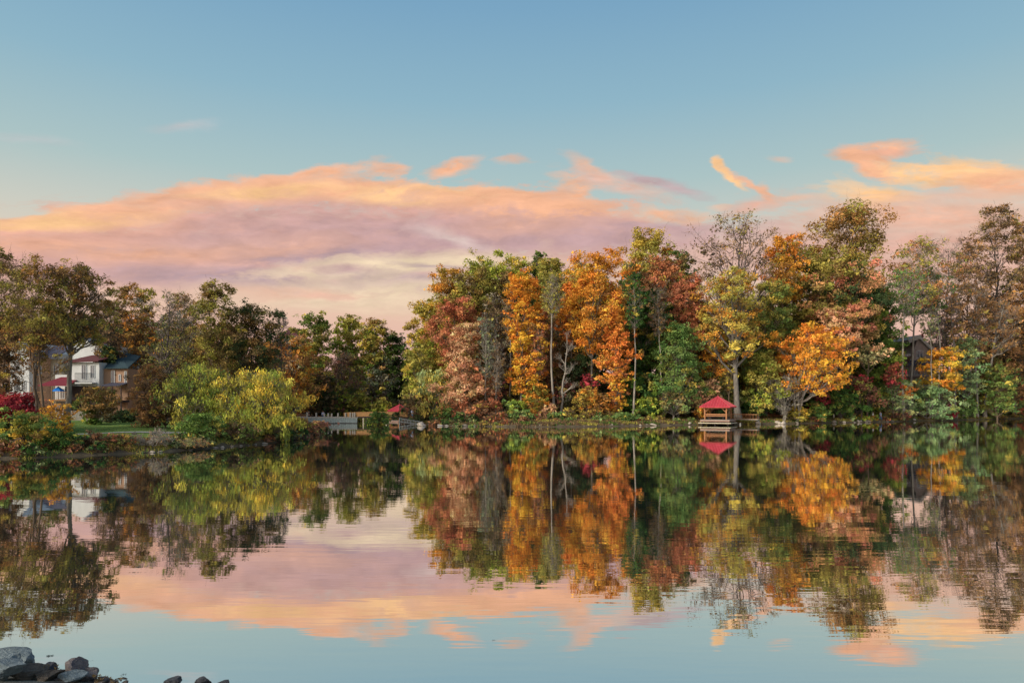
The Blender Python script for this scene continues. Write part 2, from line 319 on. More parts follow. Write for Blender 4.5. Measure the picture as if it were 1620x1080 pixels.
def water_material():
    m, t, o = mat_new('lake_water'); n, l = t.nodes, t.links
    tc = n.new('ShaderNodeTexCoord')
    def rip(sx_, sy, sc, det, rot=0):
        mp = n.new('ShaderNodeMapping'); l.new(tc.outputs['Object'], mp.inputs[0]); mp.inputs['Scale'].default_value = (sx_, sy, 1); mp.inputs['Rotation'].default_value = (0, 0, R(rot))
        z = n.new('ShaderNodeTexNoise'); l.new(mp.outputs[0], z.inputs['Vector']); z.inputs['Scale'].default_value = sc; z.inputs['Detail'].default_value = det; z.inputs['Roughness'].default_value = .5; return z.outputs['Fac']
    def mul(a, k):
        q = n.new('ShaderNodeMath'); q.operation = 'MULTIPLY'; l.new(a, q.inputs[0])
        if isinstance(k, (int, float)): q.inputs[1].default_value = k
        else: l.new(k, q.inputs[1])
        return q.outputs[0]
    # patches where a breath of wind roughens the surface
    pz = rip(.03, .07, 1, 2); mr = n.new('ShaderNodeMapRange'); l.new(pz, mr.inputs[0]); mr.inputs[1].default_value = .38; mr.inputs[2].default_value = .62; mr.inputs[3].default_value = .35; mr.inputs[4].default_value = 1.0
    a = mul(mul(rip(.55, 2.6, 1, 2, 2), WAVE_A), mr.outputs[0]); b = mul(rip(.14, .55, 1, 1, -3), WAVE_B)
    s = n.new('ShaderNodeMath'); s.operation = 'ADD'; l.new(a, s.inputs[0]); l.new(b, s.inputs[1])
    bp = n.new('ShaderNodeBump'); bp.inputs['Strength'].default_value = 1; bp.inputs['Distance'].default_value = 1; l.new(s.outputs[0], bp.inputs['Height'])
    gl = n.new('ShaderNodeBsdfGlossy'); gl.inputs['Roughness'].default_value = 0.012; gl.inputs['Color'].default_value = (.97, .955, .93, 1); l.new(bp.outputs[0], gl.inputs['Normal'])
    df = n.new('ShaderNodeBsdfDiffuse'); df.inputs[0].default_value = (.035, .055, .05, 1)
    fr = n.new('ShaderNodeFresnel'); fr.inputs['IOR'].default_value = 1.6
    m2 = n.new('ShaderNodeMapRange'); l.new(fr.outputs[0], m2.inputs[0]); m2.inputs[1].default_value = 0.05; m2.inputs[2].default_value = .8; m2.inputs[3].default_value = .80; m2.inputs[4].default_value = 0.97
    mx = n.new('ShaderNodeMixShader'); l.new(m2.outputs[0], mx.inputs[0]); l.new(df.outputs[0], mx.inputs[1]); l.new(gl.outputs[0], mx.inputs[2]); l.new(mx.outputs[0], o.inputs[0]); return m
WAVE_A, WAVE_B = 0.0027, 0.0024
x0, x1, y0, y1 = -160, 240, 5, 165
meta(np_mesh('water', np.array([(x0, y0, 0), (x1, y0, 0), (x1, y1, 0), (x0, y1, 0)], float), np.array([[0, 1, 2, 3]]), water_material()), None, None, kind='structure')

def ribbon(name, line, width, mat, lift=0.03):
    P_ = []; 
    for (a, b) in zip(line[:-1], line[1:]):
        n = max(1, int(math.hypot(b[0] - a[0], b[1] - a[1]) / .7))
        P_ += [(a[0] + (b[0] - a[0]) * k / n, a[1] + (b[1] - a[1]) * k / n) for k in range(n)]
    P_.append(line[-1]); P_ = np.array(P_); T = np.gradient(P_, axis=0); T /= np.linalg.norm(T, axis=1)[:, None]; Nn = np.stack([-T[:, 1], T[:, 0]], -1)
    V = []
    for s in (-.5, -.17, .17, .5):
        q = P_ + Nn * width * s; V.append([(x, y, gz(x, y) + lift) for x, y in q])
    V = np.array(V); k, n = V.shape[:2]; idx = np.arange(k * n).reshape(k, n)
    F = np.stack([idx[:-1, :-1], idx[:-1, 1:], idx[1:, 1:], idx[1:, :-1]], -1).reshape(-1, 4)
    return meta(np_mesh(name, V.reshape(-1, 3), F, mat), None, None, kind='structure')
ASPH = matte('path_asphalt', (.30, .31, .32), (.20, .21, .22), 3)
ribbon('path', [wat(-160, 689, 1.15), wat(0, 687.5, 1.2), wat(100, 686, 1.2), wat(180, 683.5, 1.2), wat(240, 682, 1.2), wat(300, 680, 1.2)], 1.5, ASPH, .045)
ribbon('path', [wat(x, y, z) for x, y, z in ((660, 663, .9), (720, 663, .9), (820, 663.5, .9), (940, 663.5, .9), (1060, 662, .95), (1150, 661, .95), (1250, 660.5, .95), (1320, 660, .95), (1400, 658.5, .95), (1480, 657, .95), (1600, 655, .9), (1760, 653, .9))], 1.8, ASPH, .05)
# ------------------------------------------------------------------ trees and shrubs
GAIN, DESAT = 1.56, .06
def leafcol(c):
    a = np.array(lin(c)) * GAIN * np.array((.97, 1.06, 1.08)); return np.minimum(a * (1 - DESAT) + a.mean() * DESAT, .85)
PAL = {k: [leafcol(c) for c in v] for k, v in {
    'gold': [(198, 132, 44), (184, 114, 40), (164, 116, 50)], 'amber': [(224, 122, 30), (210, 106, 30), (230, 138, 40)],
    'orange': [(212, 128, 36), (222, 146, 38), (192, 106, 40)], 'deep': [(194, 108, 42), (178, 98, 46), (208, 124, 46)],
    'rust': [(164, 100, 68), (148, 88, 62), (176, 114, 74)], 'brick': [(178, 104, 74), (162, 90, 66), (156, 104, 76)],
    'salmon': [(212, 146, 110), (196, 132, 100), (176, 128, 96), (216, 152, 108)], 'pinkish': [(196, 116, 92), (150, 118, 72), (186, 128, 88)],
    'olive': [(136, 128, 58), (118, 114, 52), (152, 134, 62)], 'olivegold': [(176, 152, 64), (150, 136, 62), (184, 152, 64), (138, 130, 60)],
    'lime': [(156, 160, 58), (134, 142, 52), (112, 130, 50)], 'willow': [(164, 156, 62), (148, 146, 58), (178, 162, 66), (122, 132, 54)],
    'green': [(84, 104, 46), (70, 92, 42), (98, 114, 50)], 'midgreen': [(88, 110, 54), (70, 96, 50), (104, 116, 58)],
    'ivy': [(56, 82, 40), (70, 96, 42), (46, 70, 40)], 'dark': [(62, 76, 46), (52, 66, 42), (78, 82, 50)],
    'pale': [(120, 144, 96), (104, 132, 84), (138, 152, 104)], 'sage': [(134, 140, 92), (118, 128, 84), (152, 148, 92)], 'fern': [(104, 128, 70), (88, 112, 58), (122, 142, 82)],
    'brown': [(126, 100, 62), (108, 88, 58), (144, 106, 62)], 'umber': [(110, 88, 66), (94, 78, 62), (122, 92, 64)], 'copper': [(150, 108, 70), (134, 98, 66), (164, 122, 78)],
    'grey': [(118, 110, 98), (100, 96, 88), (130, 118, 98)], 'graygreen': [(98, 106, 84), (84, 92, 74), (112, 114, 88)],
    'crimson': [(140, 44, 54), (120, 40, 50), (156, 56, 60)], 'plum': [(112, 62, 58), (96, 56, 52), (128, 76, 62)],
    'yellow': [(206, 162, 50), (186, 142, 46), (150, 134, 54)], 'oakbrown': [(142, 104, 54), (118, 96, 52), (154, 108, 58), (110, 84, 56)],
}.items()}
for k_ in ('amber', 'orange', 'deep', 'salmon'): PAL[k_] = [np.minimum(c * 1.14, .88) for c in PAL[k_]]
BARKC = {'grey': (.20, .185, .165), 'pale': (.31, .285, .25), 'dark': (.085, .075, .068), 'brown': (.16, .12, .09), 'tan': (.34, .27, .19), 'mauve': (.15, .125, .12)}

def tubes(P_, Rd, sides):
    """P_ (N,K,3) polylines with radii Rd (N,K) -> verts, quads"""
    N_, K, _ = P_.shape
    T = np.gradient(P_, axis=1); T /= np.linalg.norm(T, axis=2, keepdims=True) + 1e-9
    ref = np.where(np.abs(T[..., 2:3]) > .9, np.array([1., 0, 0]), np.array([0, 0, 1.]))
    A = np.cross(T, ref); A /= np.linalg.norm(A, axis=2, keepdims=True) + 1e-9; B = np.cross(T, A)
    th = np.arange(sides) * 2 * np.pi / sides
    V = P_[:, :, None] + Rd[:, :, None, None] * (A[:, :, None] * np.cos(th)[:, None] + B[:, :, None] * np.sin(th)[:, None])
    idx = np.arange(N_ * K * sides).reshape(N_, K, sides); nx_ = np.roll(idx, -1, axis=2)
    F = np.stack([idx[:, :-1], nx_[:, :-1], nx_[:, 1:], idx[:, 1:]], -1).reshape(-1, 4)
    return V.reshape(-1, 3), F
def bez(p0, p1, p2, k):
    t = np.linspace(0, 1, k)[None, :, None]
    return (1 - t) ** 2 * p0[:, None] + 2 * t * (1 - t) * p1[:, None] + t ** 2 * p2[:, None]
def merge(parts):
    V, F, o = [], [], 0
    for v, f in parts: V.append(v); F.append(f + o); o += len(v)
    return np.concatenate(V), np.concatenate(F)
PROF = {
    'round': lambda t: np.sqrt(np.clip(1 - (2 * t - 1) ** 2, 0, 1)) ** .85,
    'dome': lambda t: np.sqrt(np.clip(1 - t ** 2, 0, 1)) * (0.72 + .28 * np.clip(t * 5, 0, 1)),
    'column': lambda t: np.clip(1 - np.abs(2 * t - 1) ** 3.5, 0, 1) ** .6,
    'cone': lambda t: np.clip((1 - t) ** .75, 0, 1) * np.clip(.6 + t * 4, 0, 1),
    'vase': lambda t: np.where(t < .68, .38 + .62 * t / .68, np.sqrt(np.clip(1 - ((t - .68) / .36) ** 2, 0, 1))),
    'spread': lambda t: np.clip(1 - np.abs(1.5 * t - .75) ** 2.4 * 1.4, .15, 1) * np.sqrt(np.clip(1 - t ** 4, 0, 1)),
}
NTREE = [0]
def shore_shift(px):
    yy = np.interp(px, [p[0] for p in shore_px[31:]], [p[1] for p in shore_px[31:]])
    return max(0.0, wat(px, yy)[1] - wat(1180, 671)[1])
def plant(name, label, cat, px, D, top, l, r, bot, pal, shape='round', dens=1.0, bark='grey', tw=None, lean=0, twigs=0, lobes=None, leaf=1.0,
          pal2=None, mix=0.0, group=None, sag=0.0, stems=1, seed=None, flat=.75, base=None, gap=1.0, depth=1.0, show=0.85, wig=.03):
    """px, D: where the foot stands; top / l / r / bot: extent of the crown on the photograph at that distance; everything becomes metres"""
    NTREE[0] += 1
    rg = np.random.RandomState(seed if seed is not None else 1000 + NTREE[0] * 7)
    if base is None and D > 104 and px > 1180: D += shore_shift(px)
    if base is None:
        while gz(at(px, 660, D).x, D) < .3 and D < 220: D += 1
    m = D / FPX                                        # metres per photo pixel at that distance
    foot = at(px, 660, D); gx, gy = foot.x, D; g0 = gz(gx, gy) if base is None else base
    zt, zb = at(px, top, D).z - g0, at(px, bot, D).z - g0
    cx0, hw = at((l + r) / 2, 600, D).x - gx, (r - l) / 2 * m
    zb = max(zb, 0.05); H = zt - zb
    root = thing(name, label, cat, (gx, gy, g0 - .05), 0, group)
    prof = PROF[shape]
    # lobes of the crown
    asp = H / (2 * hw)
    K = int((lobes or np.clip(8 * max(asp, .6) ** .9 + 4, 7, 26)) * (1.45 if dens > .3 else 1))
    t = (np.arange(K) + rg.rand(K)) / K; t = np.clip(t * .9 + .05, 0.05, .95)
    lr = hw * np.clip(1.16 * (max(asp, .5) / K) ** (1 / 3), .26, .62) * rg.uniform(.65, 1.3, K) * gap
    Rr = prof(t) * hw * rg.uniform(.82, 1.08, K)
    rr = np.clip(Rr - lr * .8, 0, None) * np.sqrt(rg.uniform(.25, 1, K)); ph = np.arange(K) * 2.39996 + rg.rand() * 6
    LC = np.stack([cx0 + rr * np.cos(ph), rr * np.sin(ph) * depth, zb + t * H], -1)
    lr = np.minimum(lr, np.maximum(Rr, hw * .3))
    LC[:, 2] = np.clip(LC[:, 2], zb + lr * .5, zt - lr * flat * .95)
    LC[-1, :2] = (cx0 + rg.uniform(-.2, .2) * hw, 0); LC[-1, 2] = zt - lr[-1] * flat
    i = np.argmin(LC[:, 0] - lr); LC[i, 0] = cx0 - hw + lr[i]; i = np.argmax(LC[:, 0] + lr); LC[i, 0] = cx0 + hw - lr[i]
    # clumps on each lobe
    rc = lr.mean() * (.38 if dens > .3 else .34)
    nc = int(np.clip(12 * dens ** .3, 7, 14))
    dv = rg.randn(K, nc, 3); dv /= np.linalg.norm(dv, axis=2, keepdims=True); dv[..., 2] = dv[..., 2] * flat + .08
    CC = (LC[:, None] + dv * (lr[:, None, None] * np.where(rg.rand(K, nc, 1) < .07, rg.uniform(1, 1.3, (K, nc, 1)), rg.uniform(.45, .97, (K, nc, 1))))).reshape(-1, 3)
    CC[:, 2] = np.maximum(CC[:, 2], .1)
    ex = (np.percentile(CC[:, 0] - cx0, 98) - np.percentile(CC[:, 0] - cx0, 2)) / 2
    kx = (hw - rc * .7) / max(ex, .05)
    for A_ in (CC, LC): A_[:, 0] = cx0 + (A_[:, 0] - cx0) * kx; A_[:, 1] *= kx
    # leaves
    s = 2.35 * m * leaf
    A = (r - l) * (bot - top) * .75
    n = int(np.clip(A * 1.5 * dens / leaf ** 2, 60, 30000))
    if dens > 0.01:
        wt = np.exp(rg.randn(len(CC)) * .45); ci = rg.choice(len(CC), n, p=wt / wt.sum())
        dd = rg.randn(n, 3); dd /= np.linalg.norm(dd, axis=1, keepdims=True); dd *= (rg.rand(n, 1) ** .45)
        dd *= rc * np.array([1.15, 1.15, .75 + sag])
        Pn = CC[ci] + dd
        if sag: Pn[:, 2] -= sag * rc * .8 * rg.rand(n)
        outw = Pn - np.array([cx0, 0, zb + H * .45]); outw /= np.linalg.norm(outw, axis=1, keepdims=True) + 1e-9
        nr = rg.randn(n, 3); nr /= np.linalg.norm(nr, axis=1, keepdims=True)
        nr = nr + outw * .55 + np.array([0, 0, .45]); nr /= np.linalg.norm(nr, axis=1, keepdims=True)
        u = np.cross(nr, rg.randn(n, 3)); u /= np.linalg.norm(u, axis=1, keepdims=True) + 1e-9; v = np.cross(nr, u)
        sz = s * np.exp(rg.randn(n, 1) * .42); asp_ = rg.uniform(.5, .8, (n, 1))
        if sag: u = u * .4 + np.array([0, 0, 1.]); v = np.cross(nr, u); v /= np.linalg.norm(v, axis=1, keepdims=True) + 1e-9
        bend = nr * sz * .18
        V = np.stack([Pn - u * sz * .62, Pn + v * sz * asp_ * .5 + bend, Pn + u * sz * .62, Pn - v * sz * asp_ * .5 + bend], 1).reshape(-1, 3)
        F = np.arange(n * 4).reshape(n, 4)
        pa = np.array(PAL[pal]); dom = np.repeat(rg.randint(0, len(pa), K), nc); cl = pa[np.where(rg.rand(len(CC)) < .6, dom, rg.randint(0, len(pa), len(CC)))]
        if pal2:
            pb = np.array(PAL[pal2]); w = rg.rand(K) < mix; w = np.repeat(w, nc) ^ (rg.rand(len(CC)) < .12)
            cl = np.where(w[:, None], pb[rg.randint(0, len(pb), len(CC))], cl)
        odd = rg.rand(len(CC)) < (.04 if pal in ('amber', 'orange', 'deep', 'crimson', 'yellow') else .12); po = np.array(PAL['brown'] + PAL['olive'] + PAL['olivegold']); cl = np.where(odd[:, None], po[rg.randint(0, len(po), len(CC))], cl)
        cl = cl * rg.uniform(.8, 1.18, (len(CC), 1)) * np.repeat(rg.uniform(.75, 1.2, K), nc)[:, None]
        c = cl[ci] * .8 + pa[rg.randint(0, len(pa), n)] * .2
        c = np.clip(c * rg.uniform(.68, 1.28, (n, 1)) * rg.uniform(.93, 1.07, (n, 3)), 0, .9)
        np_mesh('crown' if cat == 'tree' else 'foliage', V, F, LEAF, c, parent=root)
    # trunk(s), limbs, branches and twigs
    tr = (tw if tw else max(2.0, H / m * .02)) * m / 2
    parts = []
    ztop = zb + H * show
    Kt = 9
    stem_tops = []
    for k in range(stems):
        off = np.array([(rg.uniform(-1, 1)) * tr * 2.5, rg.uniform(-1, 1) * tr * 2, 0]) if stems > 1 else np.zeros(3)
        end = np.array([cx0 + (rg.uniform(-.55, .55) * hw if stems > 1 else rg.uniform(-.12, .12) * hw), rg.uniform(-.1, .1) * hw, ztop * (rg.uniform(.75, 1) if stems > 1 else 1)])
        mid = np.array([off[0] * .9 + end[0] * .28 + lean * m, 0, end[2] * .45])
        p = bez((off)[None], mid[None], end[None], Kt)
        p[0, 1:-1, :2] += rg.randn(Kt - 2, 2) * wig * H * .25
        tt = np.linspace(0, 1, Kt)
        rad = (tr if stems == 1 else tr * .75) * (1 - .8 * tt) * (1 + .5 * np.exp(-tt * 18))
        parts.append(tubes(p, rad[None], 8)); stem_tops.append((p[0], rad))
    si = rg.randint(0, stems, K)
    # limbs from the stem to each lobe
    hd = np.hypot(LC[:, 0] - cx0, LC[:, 1])
    st = np.zeros((K, 3)); r0 = np.zeros(K)
    for k in range(K):
        p, rad = stem_tops[si[k]]
        zz = np.clip(LC[k, 2] - hd[k] * .9 - lr[k] * .6, (zb * .82 if zb > ztop * .45 else min(zb * .7, ztop * .5)) + 0.02, ztop * .93)
        q = np.interp(zz, p[:, 2], np.arange(Kt)); a = int(min(q, Kt - 2)); f = q - a
        st[k] = p[a] * (1 - f) + p[a + 1] * f; r0[k] = (rad[a] * (1 - f) + rad[a + 1] * f) * .62
    mid = st * .45 + LC * .55; mid[:, 2] = st[:, 2] * .62 + LC[:, 2] * .38; mid += rg.randn(K, 3) * (lr * .16)[:, None]
    Lb = bez(st, mid, LC, 7); Lb[:, 1:-1] += rg.randn(K, 5, 3) * (lr * .06)[:, None, None]
    lrad = np.maximum(r0, .012)[:, None] * np.linspace(1, .3, 7) * (1.35 if dens < .3 else 1)
    if dens < .3: Lb[:, 1:-1] += rg.randn(K, 5, 3) * (lr * .10)[:, None, None]
    parts.append(tubes(Lb, lrad, 5))
    # branches to the clumps
    q = rg.uniform(.45, .95, (K, nc)); ii = (q * 6).astype(int)
    bs = np.take_along_axis(Lb, ii[:, :, None].repeat(3, 2), 1).reshape(-1, 3); br = np.take_along_axis(lrad, ii, 1).ravel() * .6
    bm_ = bs * .5 + CC * .5; bm_[:, 2] += rg.uniform(-.1, .25, len(CC)) * rc - sag * .2 * rc
    Bb = bez(bs, bm_, CC, 4); brad = np.maximum(br, .008)[:, None] * np.linspace(1, .35, 4)
    parts.append(tubes(Bb, brad, 3))
    if twigs:
        nt_ = int(len(CC) * twigs); ci = rg.randint(0, len(CC), nt_); f = rg.uniform(.3, 1, (nt_, 1))
        s0 = Bb[ci, 1] * (1 - f) + CC[ci] * f
        dr = (CC[ci] - np.array([cx0, 0, zb + H * .2])); dr /= np.linalg.norm(dr, axis=1, keepdims=True) + 1e-9
        dr = dr * .5 + rg.randn(nt_, 3) * .6 + np.array([0, 0, .3 - 1.2 * sag])
        ln = rc * rg.uniform(.5, 1.35, (nt_, 1)); e = s0 + dr * ln; md = (s0 + e) / 2 + rg.randn(nt_, 3) * rc * .12
        e2 = e[:, None] if False else e
        parts.append(tubes(bez(s0, md, e2, 4), np.full((nt_, 1), max(.011, .13 * m)) * np.linspace(1, .45, 4), 3))
        # side twigs
        f = rg.uniform(.3, .9, (nt_, 1)); s1 = s0 * (1 - f) + e * f; e1 = s1 + (dr * .5 + rg.randn(nt_, 3) * .6) * ln * .55
        parts.append(tubes(bez(s1, (s1 + e1) / 2 + rg.randn(nt_, 3) * rc * .05, e1, 3), np.full((nt_, 1), max(.008, .09 * m)) * np.linspace(1, .5, 3), 3))
    V, F = merge(parts)
    bc = np.array(BARKC[bark]); c = np.tile(bc, (len(F), 1)) * rg.uniform(.85, 1.15, (len(F), 1))
    np_mesh('trunk' if cat == 'tree' else 'stems', V, F, BARK, c, smooth=True, parent=root)
    return root
def tree(label, *a, **k): return plant(k.pop('name', 'tree'), label, 'tree', *a, **k)
def shrub(label, *a, **k): return plant(k.pop('name', 'shrub'), label, 'shrub', *a, **k)
def copy_tree(o, loc, sc=1.0, rz=0.0, label=None, group=None):
    c = o.copy(); COL.objects.link(c); c.location = loc; c.scale = (sc, sc, sc); c.rotation_euler = (0, 0, rz)
    if label: c['label'] = label
    if group: c['group'] = group
    for ch in list(o.children):
        d = ch.copy(); COL.objects.link(d); d.parent = c
    return c
# ================================================================== LEFT BANK
T, B = tree, shrub
T('big brown and olive oak with stout grey trunk on the lawn before the white townhouse', 105, 63, 418, 74, 172, 548, 'oakbrown', 'column', .9, 'grey', 9.5, twigs=7, pal2='olive', mix=.4, lobes=24)
T('tall thin-leaved brown tree with forked leaning trunks behind the red maple', 64, 60, 404, 2, 112, 556, 'oakbrown', 'column', .6, 'brown', 6, twigs=7, stems=3, lobes=20, pal2='olive', mix=.5)
T('sparse half-bare tree cut by the left edge of the picture, topmost twigs green', -8, 64, 388, -62, 46, 570, 'umber', 'round', .34, 'brown', 8, twigs=8, lobes=20, pal2='olive', mix=.35)
T('low copper and brown leaved branches spreading before the left brick townhouse', 6, 62, 500, -50, 46, 622, 'umber', 'spread', .75, 'brown', 4, twigs=6, pal2='copper', mix=.5)
T('crimson maple, low and spreading, at the left edge of the picture', 22, 60, 621, -22, 66, 664, 'crimson', 'dome', 1.7, 'dark', 3, flat=.6, stems=2)
B('bushy green and yellow shrub, leftmost on the water edge', 40, 50, 651, -8, 92, 726, 'midgreen', 'dome', 1.0, 'dark', 3, stems=4, pal2='yellow', mix=.35)
B('yellow and orange leaved shrub below the stout grey trunk', 88, 53, 636, 64, 112, 704, 'yellow', 'round', .7, 'brown', 2.5, stems=3, pal2='gold', mix=.5, twigs=3)
B('green ivy mound low on the left bank below the yellow shrub', 92, 49.5, 682, 60, 130, 725, 'ivy', 'dome', 1.0, 'dark', 2, stems=3, pal2='olive', mix=.4)
B('tangled russet brown bramble on the left bank under the path', 150, 50, 684, 112, 178, 722, 'umber', 'dome', .75, 'brown', 2, stems=4, twigs=5, pal2='rust', mix=.3)
B('low rusty bramble next to the bare grey bush on the left bank', 188, 51, 686, 164, 214, 720, 'rust', 'dome', .6, 'brown', 2, stems=4, twigs=5, pal2='midgreen', mix=.4)
B('leafless grey twiggy bush at the water edge on the left bank', 240, 54, 678, 212, 275, 717, 'grey', 'round', .12, 'pale', 1.6, stems=5, twigs=14, pal2='copper', mix=.2)
B('straw coloured low scrub right of the bare grey bush', 285, 56, 693, 262, 330, 714, 'copper', 'dome', .7, 'tan', 1.5, stems=4, twigs=4, pal2='sage', mix=.5)
T('small round ornamental tree, dusky plum and green, before the white balcony', 148, 74, 610, 118, 188, 662, 'brown', 'round', 1.15, 'tan', 3.5, stems=3, pal2='midgreen', mix=.35, seed=5, flat=.8)
T('copper brown small tree at the right end of the lawn', 238, 68, 574, 207, 268, 678, 'copper', 'column', .9, 'brown', 3, stems=2, twigs=4, pal2='umber', mix=.3)
T('wispy brown sapling between the copper tree and the willow', 262, 69, 590, 244, 284, 672, 'brown', 'round', .35, 'brown', 2, twigs=8)
B('dark green hedge shrub under the brick townhouse', 196, 79, 648, 170, 232, 668, 'dark', 'dome', 1.3, 'dark', 2, stems=3)
B('small clipped green shrub at the foot of the plum coloured tree', 145, 73, 661, 134, 158, 674, 'green', 'dome', 1.3, 'dark', 1.5, stems=3)
B('grey green garden shrub beside the picket fence', 170, 78, 652, 156, 184, 668, 'graygreen', 'dome', 1.2, 'dark', 1.5, stems=3)
B('dark shrub at the far left under the crimson maple', 10, 62, 655, -30, 40, 690, 'dark', 'dome', 1.2, 'dark', 2, stems=3)
# trees behind the left bank
T('tall brown and green tree just right of the townhouses', 208, 109, 448, 170, 246, 580, 'oakbrown', 'column', .75, 'brown', 4, twigs=5, pal2='olive', mix=.3)
T('orange patched half-bare tree above the slate roof', 226, 107, 492, 194, 254, 600, 'oakbrown', 'round', .42, 'brown', 3.5, twigs=6, pal2='gold', mix=.4)
T('grey bare-branched tree with a dark trunk standing before the left wood', 262, 84, 456, 226, 312, 630, 'grey', 'vase', .14, 'mauve', 6, twigs=12, lobes=20, pal2='olive', mix=.4)
T('thin brown-topped tree left of the tall green one on the left skyline', 290, 100, 462, 262, 318, 600, 'brown', 'column', .55, 'brown', 4, twigs=5, pal2='olive', mix=.4)
T('tall olive green tree, highest of the middle left skyline', 334, 96, 444, 300, 374, 600, 'olive', 'column', .9, 'brown', 4.5, twigs=4, pal2='brown', mix=.35)
T('dark green tree on the left skyline with a notched top', 396, 100, 477, 352, 446, 610, 'dark', 'round', 1.0, 'dark', 4.5, pal2='brown', mix=.4, twigs=2)
T('pale leafless tree tip beside the distant red roof', 446, 108, 488, 424, 462, 600, 'grey', 'vase', .12, 'mauve', 3, twigs=12)
T('slender dark tree behind the copper tree', 176, 100, 470, 150, 200, 590, 'umber', 'column', .5, 'dark', 3.5, twigs=5)
T('dark conifer-green tree peeping over the slate roof', 172, 98, 546, 150, 196, 600, 'dark', 'cone', 1.2, 'dark', 3)
# willows on the point
T('olive and yellow willow with grey arching limbs, left one of the pair on the point', 300, 66, 574, 262, 366, 694, 'willow', 'round', .55, 'grey', 4, stems=4, twigs=9, pal2='midgreen', mix=.6, leaf=.85, sag=.3, name='willow_tree')
T('bright yellow-green willow spilling over the water on the point', 398, 66, 584, 336, 472, 702, 'willow', 'round', .8, 'grey', 5, stems=4, sag=.3, pal2='yellow', mix=.25, twigs=6, leaf=.85, name='willow_tree', lobes=26)
T('golden lower willow boughs hanging to the water below the bright willow', 420, 63, 640, 360, 474, 704, 'willow', 'dome', .85, 'brown', 3, stems=3, sag=.3, pal2='yellow', mix=.5, twigs=3, name='willow_tree')
B('glossy green bush at the water edge under the left willow', 320, 60, 652, 280, 352, 706, 'fern', 'dome', 1.1, 'dark', 2, stems=4, pal2='green', mix=.7)
B('fresh green leafy bush behind the willows, above the water', 345, 72, 596, 318, 372, 670, 'lime', 'round', .8, 'dark', 2, stems=3, pal2='green', mix=.5)
B('brown and dark green scrub in the shade under the bright willow', 375, 61, 668, 346, 412, 706, 'umber', 'dome', .8, 'brown', 2, stems=4, twigs=4, pal2='green', mix=.5)
B('dark green clump overhanging the water at the tip of the willows', 456, 68, 668, 436, 480, 700, 'ivy', 'dome', 1.0, 'dark', 2, stems=3)
B('reddish brown low thicket on the tip of the point before the pier', 496, 82, 666, 466, 522, 688, 'copper', 'dome', 1.0, 'brown', 1.5, stems=5, twigs=5, pal2='plum', mix=.4)
B('russet sedge mound between the willow and the pier', 478, 78, 662, 456, 500, 690, 'olivegold', 'dome', .8, 'brown', 1.5, stems=5, twigs=4, pal2='copper', mix=.6)
# ================================================================== BEHIND THE PIER
T('round orange-gold tree left of the pier', 456, 128, 530, 408, 500, 655, 'gold', 'round', 1.0, 'dark', 4, pal2='copper', mix=.4, twigs=2, lobes=24)
T('tall green tree pair behind the pier, left crown', 494, 142, 497, 466, 530, 640, 'olive', 'column', 1.4, 'dark', 3.5, pal2='green', mix=.5)
T('tall yellow-green tree behind the pier, middle crown of the row', 552, 144, 496, 524, 580, 640, 'olive', 'column', 1.4, 'dark', 3.5, pal2='lime', mix=.3)
T('brownish-gold topped tree at the right end of the row behind the pier', 592, 146, 503, 562, 620, 640, 'olivegold', 'column', 1.1, 'dark', 3.5, pal2='copper', mix=.3, twigs=3)
T('bright leaf green rounded tree behind the grey shrubby wood', 590, 138, 520, 562, 612, 640, 'lime', 'cone', 1.1, 'dark', 3, pal2='green', mix=.3)
T('dark green conical evergreen at the low gap in the skyline', 626, 150, 526, 600, 656, 650, 'dark', 'dome', 1.4, 'dark', 3, pal2='green', mix=.4)
T('ash grey branchy tree, wide and dark, behind the bridge', 598, 132, 560, 552, 646, 658, 'graygreen', 'dome', 1.0, 'mauve', 4, twigs=5, pal2='grey', mix=.5, lobes=22)
T('purple brown leafless thicket tree behind the pier', 542, 134, 558, 508, 572, 650, 'umber', 'round', .5, 'mauve', 3, twigs=8, pal2='plum', mix=.3)
T('small yellow-green conical tree standing behind the pier posts', 543, 128, 598, 522, 564, 656, 'lime', 'cone', 1.3, 'dark', 2.5, pal2='green', mix=.3)
T('dark brown green tree beside the orange-gold tree', 512, 133, 588, 492, 534, 657, 'dark', 'round', 1.2, 'dark', 3, pal2='umber', mix=.4)
B('bright green young shrub behind the bridge', 587, 128, 640, 578, 598, 655, 'fern', 'round', 1.4, 'dark', 1.5)
B('round blue-green bush rising from the water in front of the bridge', 599, 113, 651, 582, 618, 670, 'fern', 'dome', 1.5, 'dark', 1.5, stems=3, pal2='green', mix=.6, base=-.1)
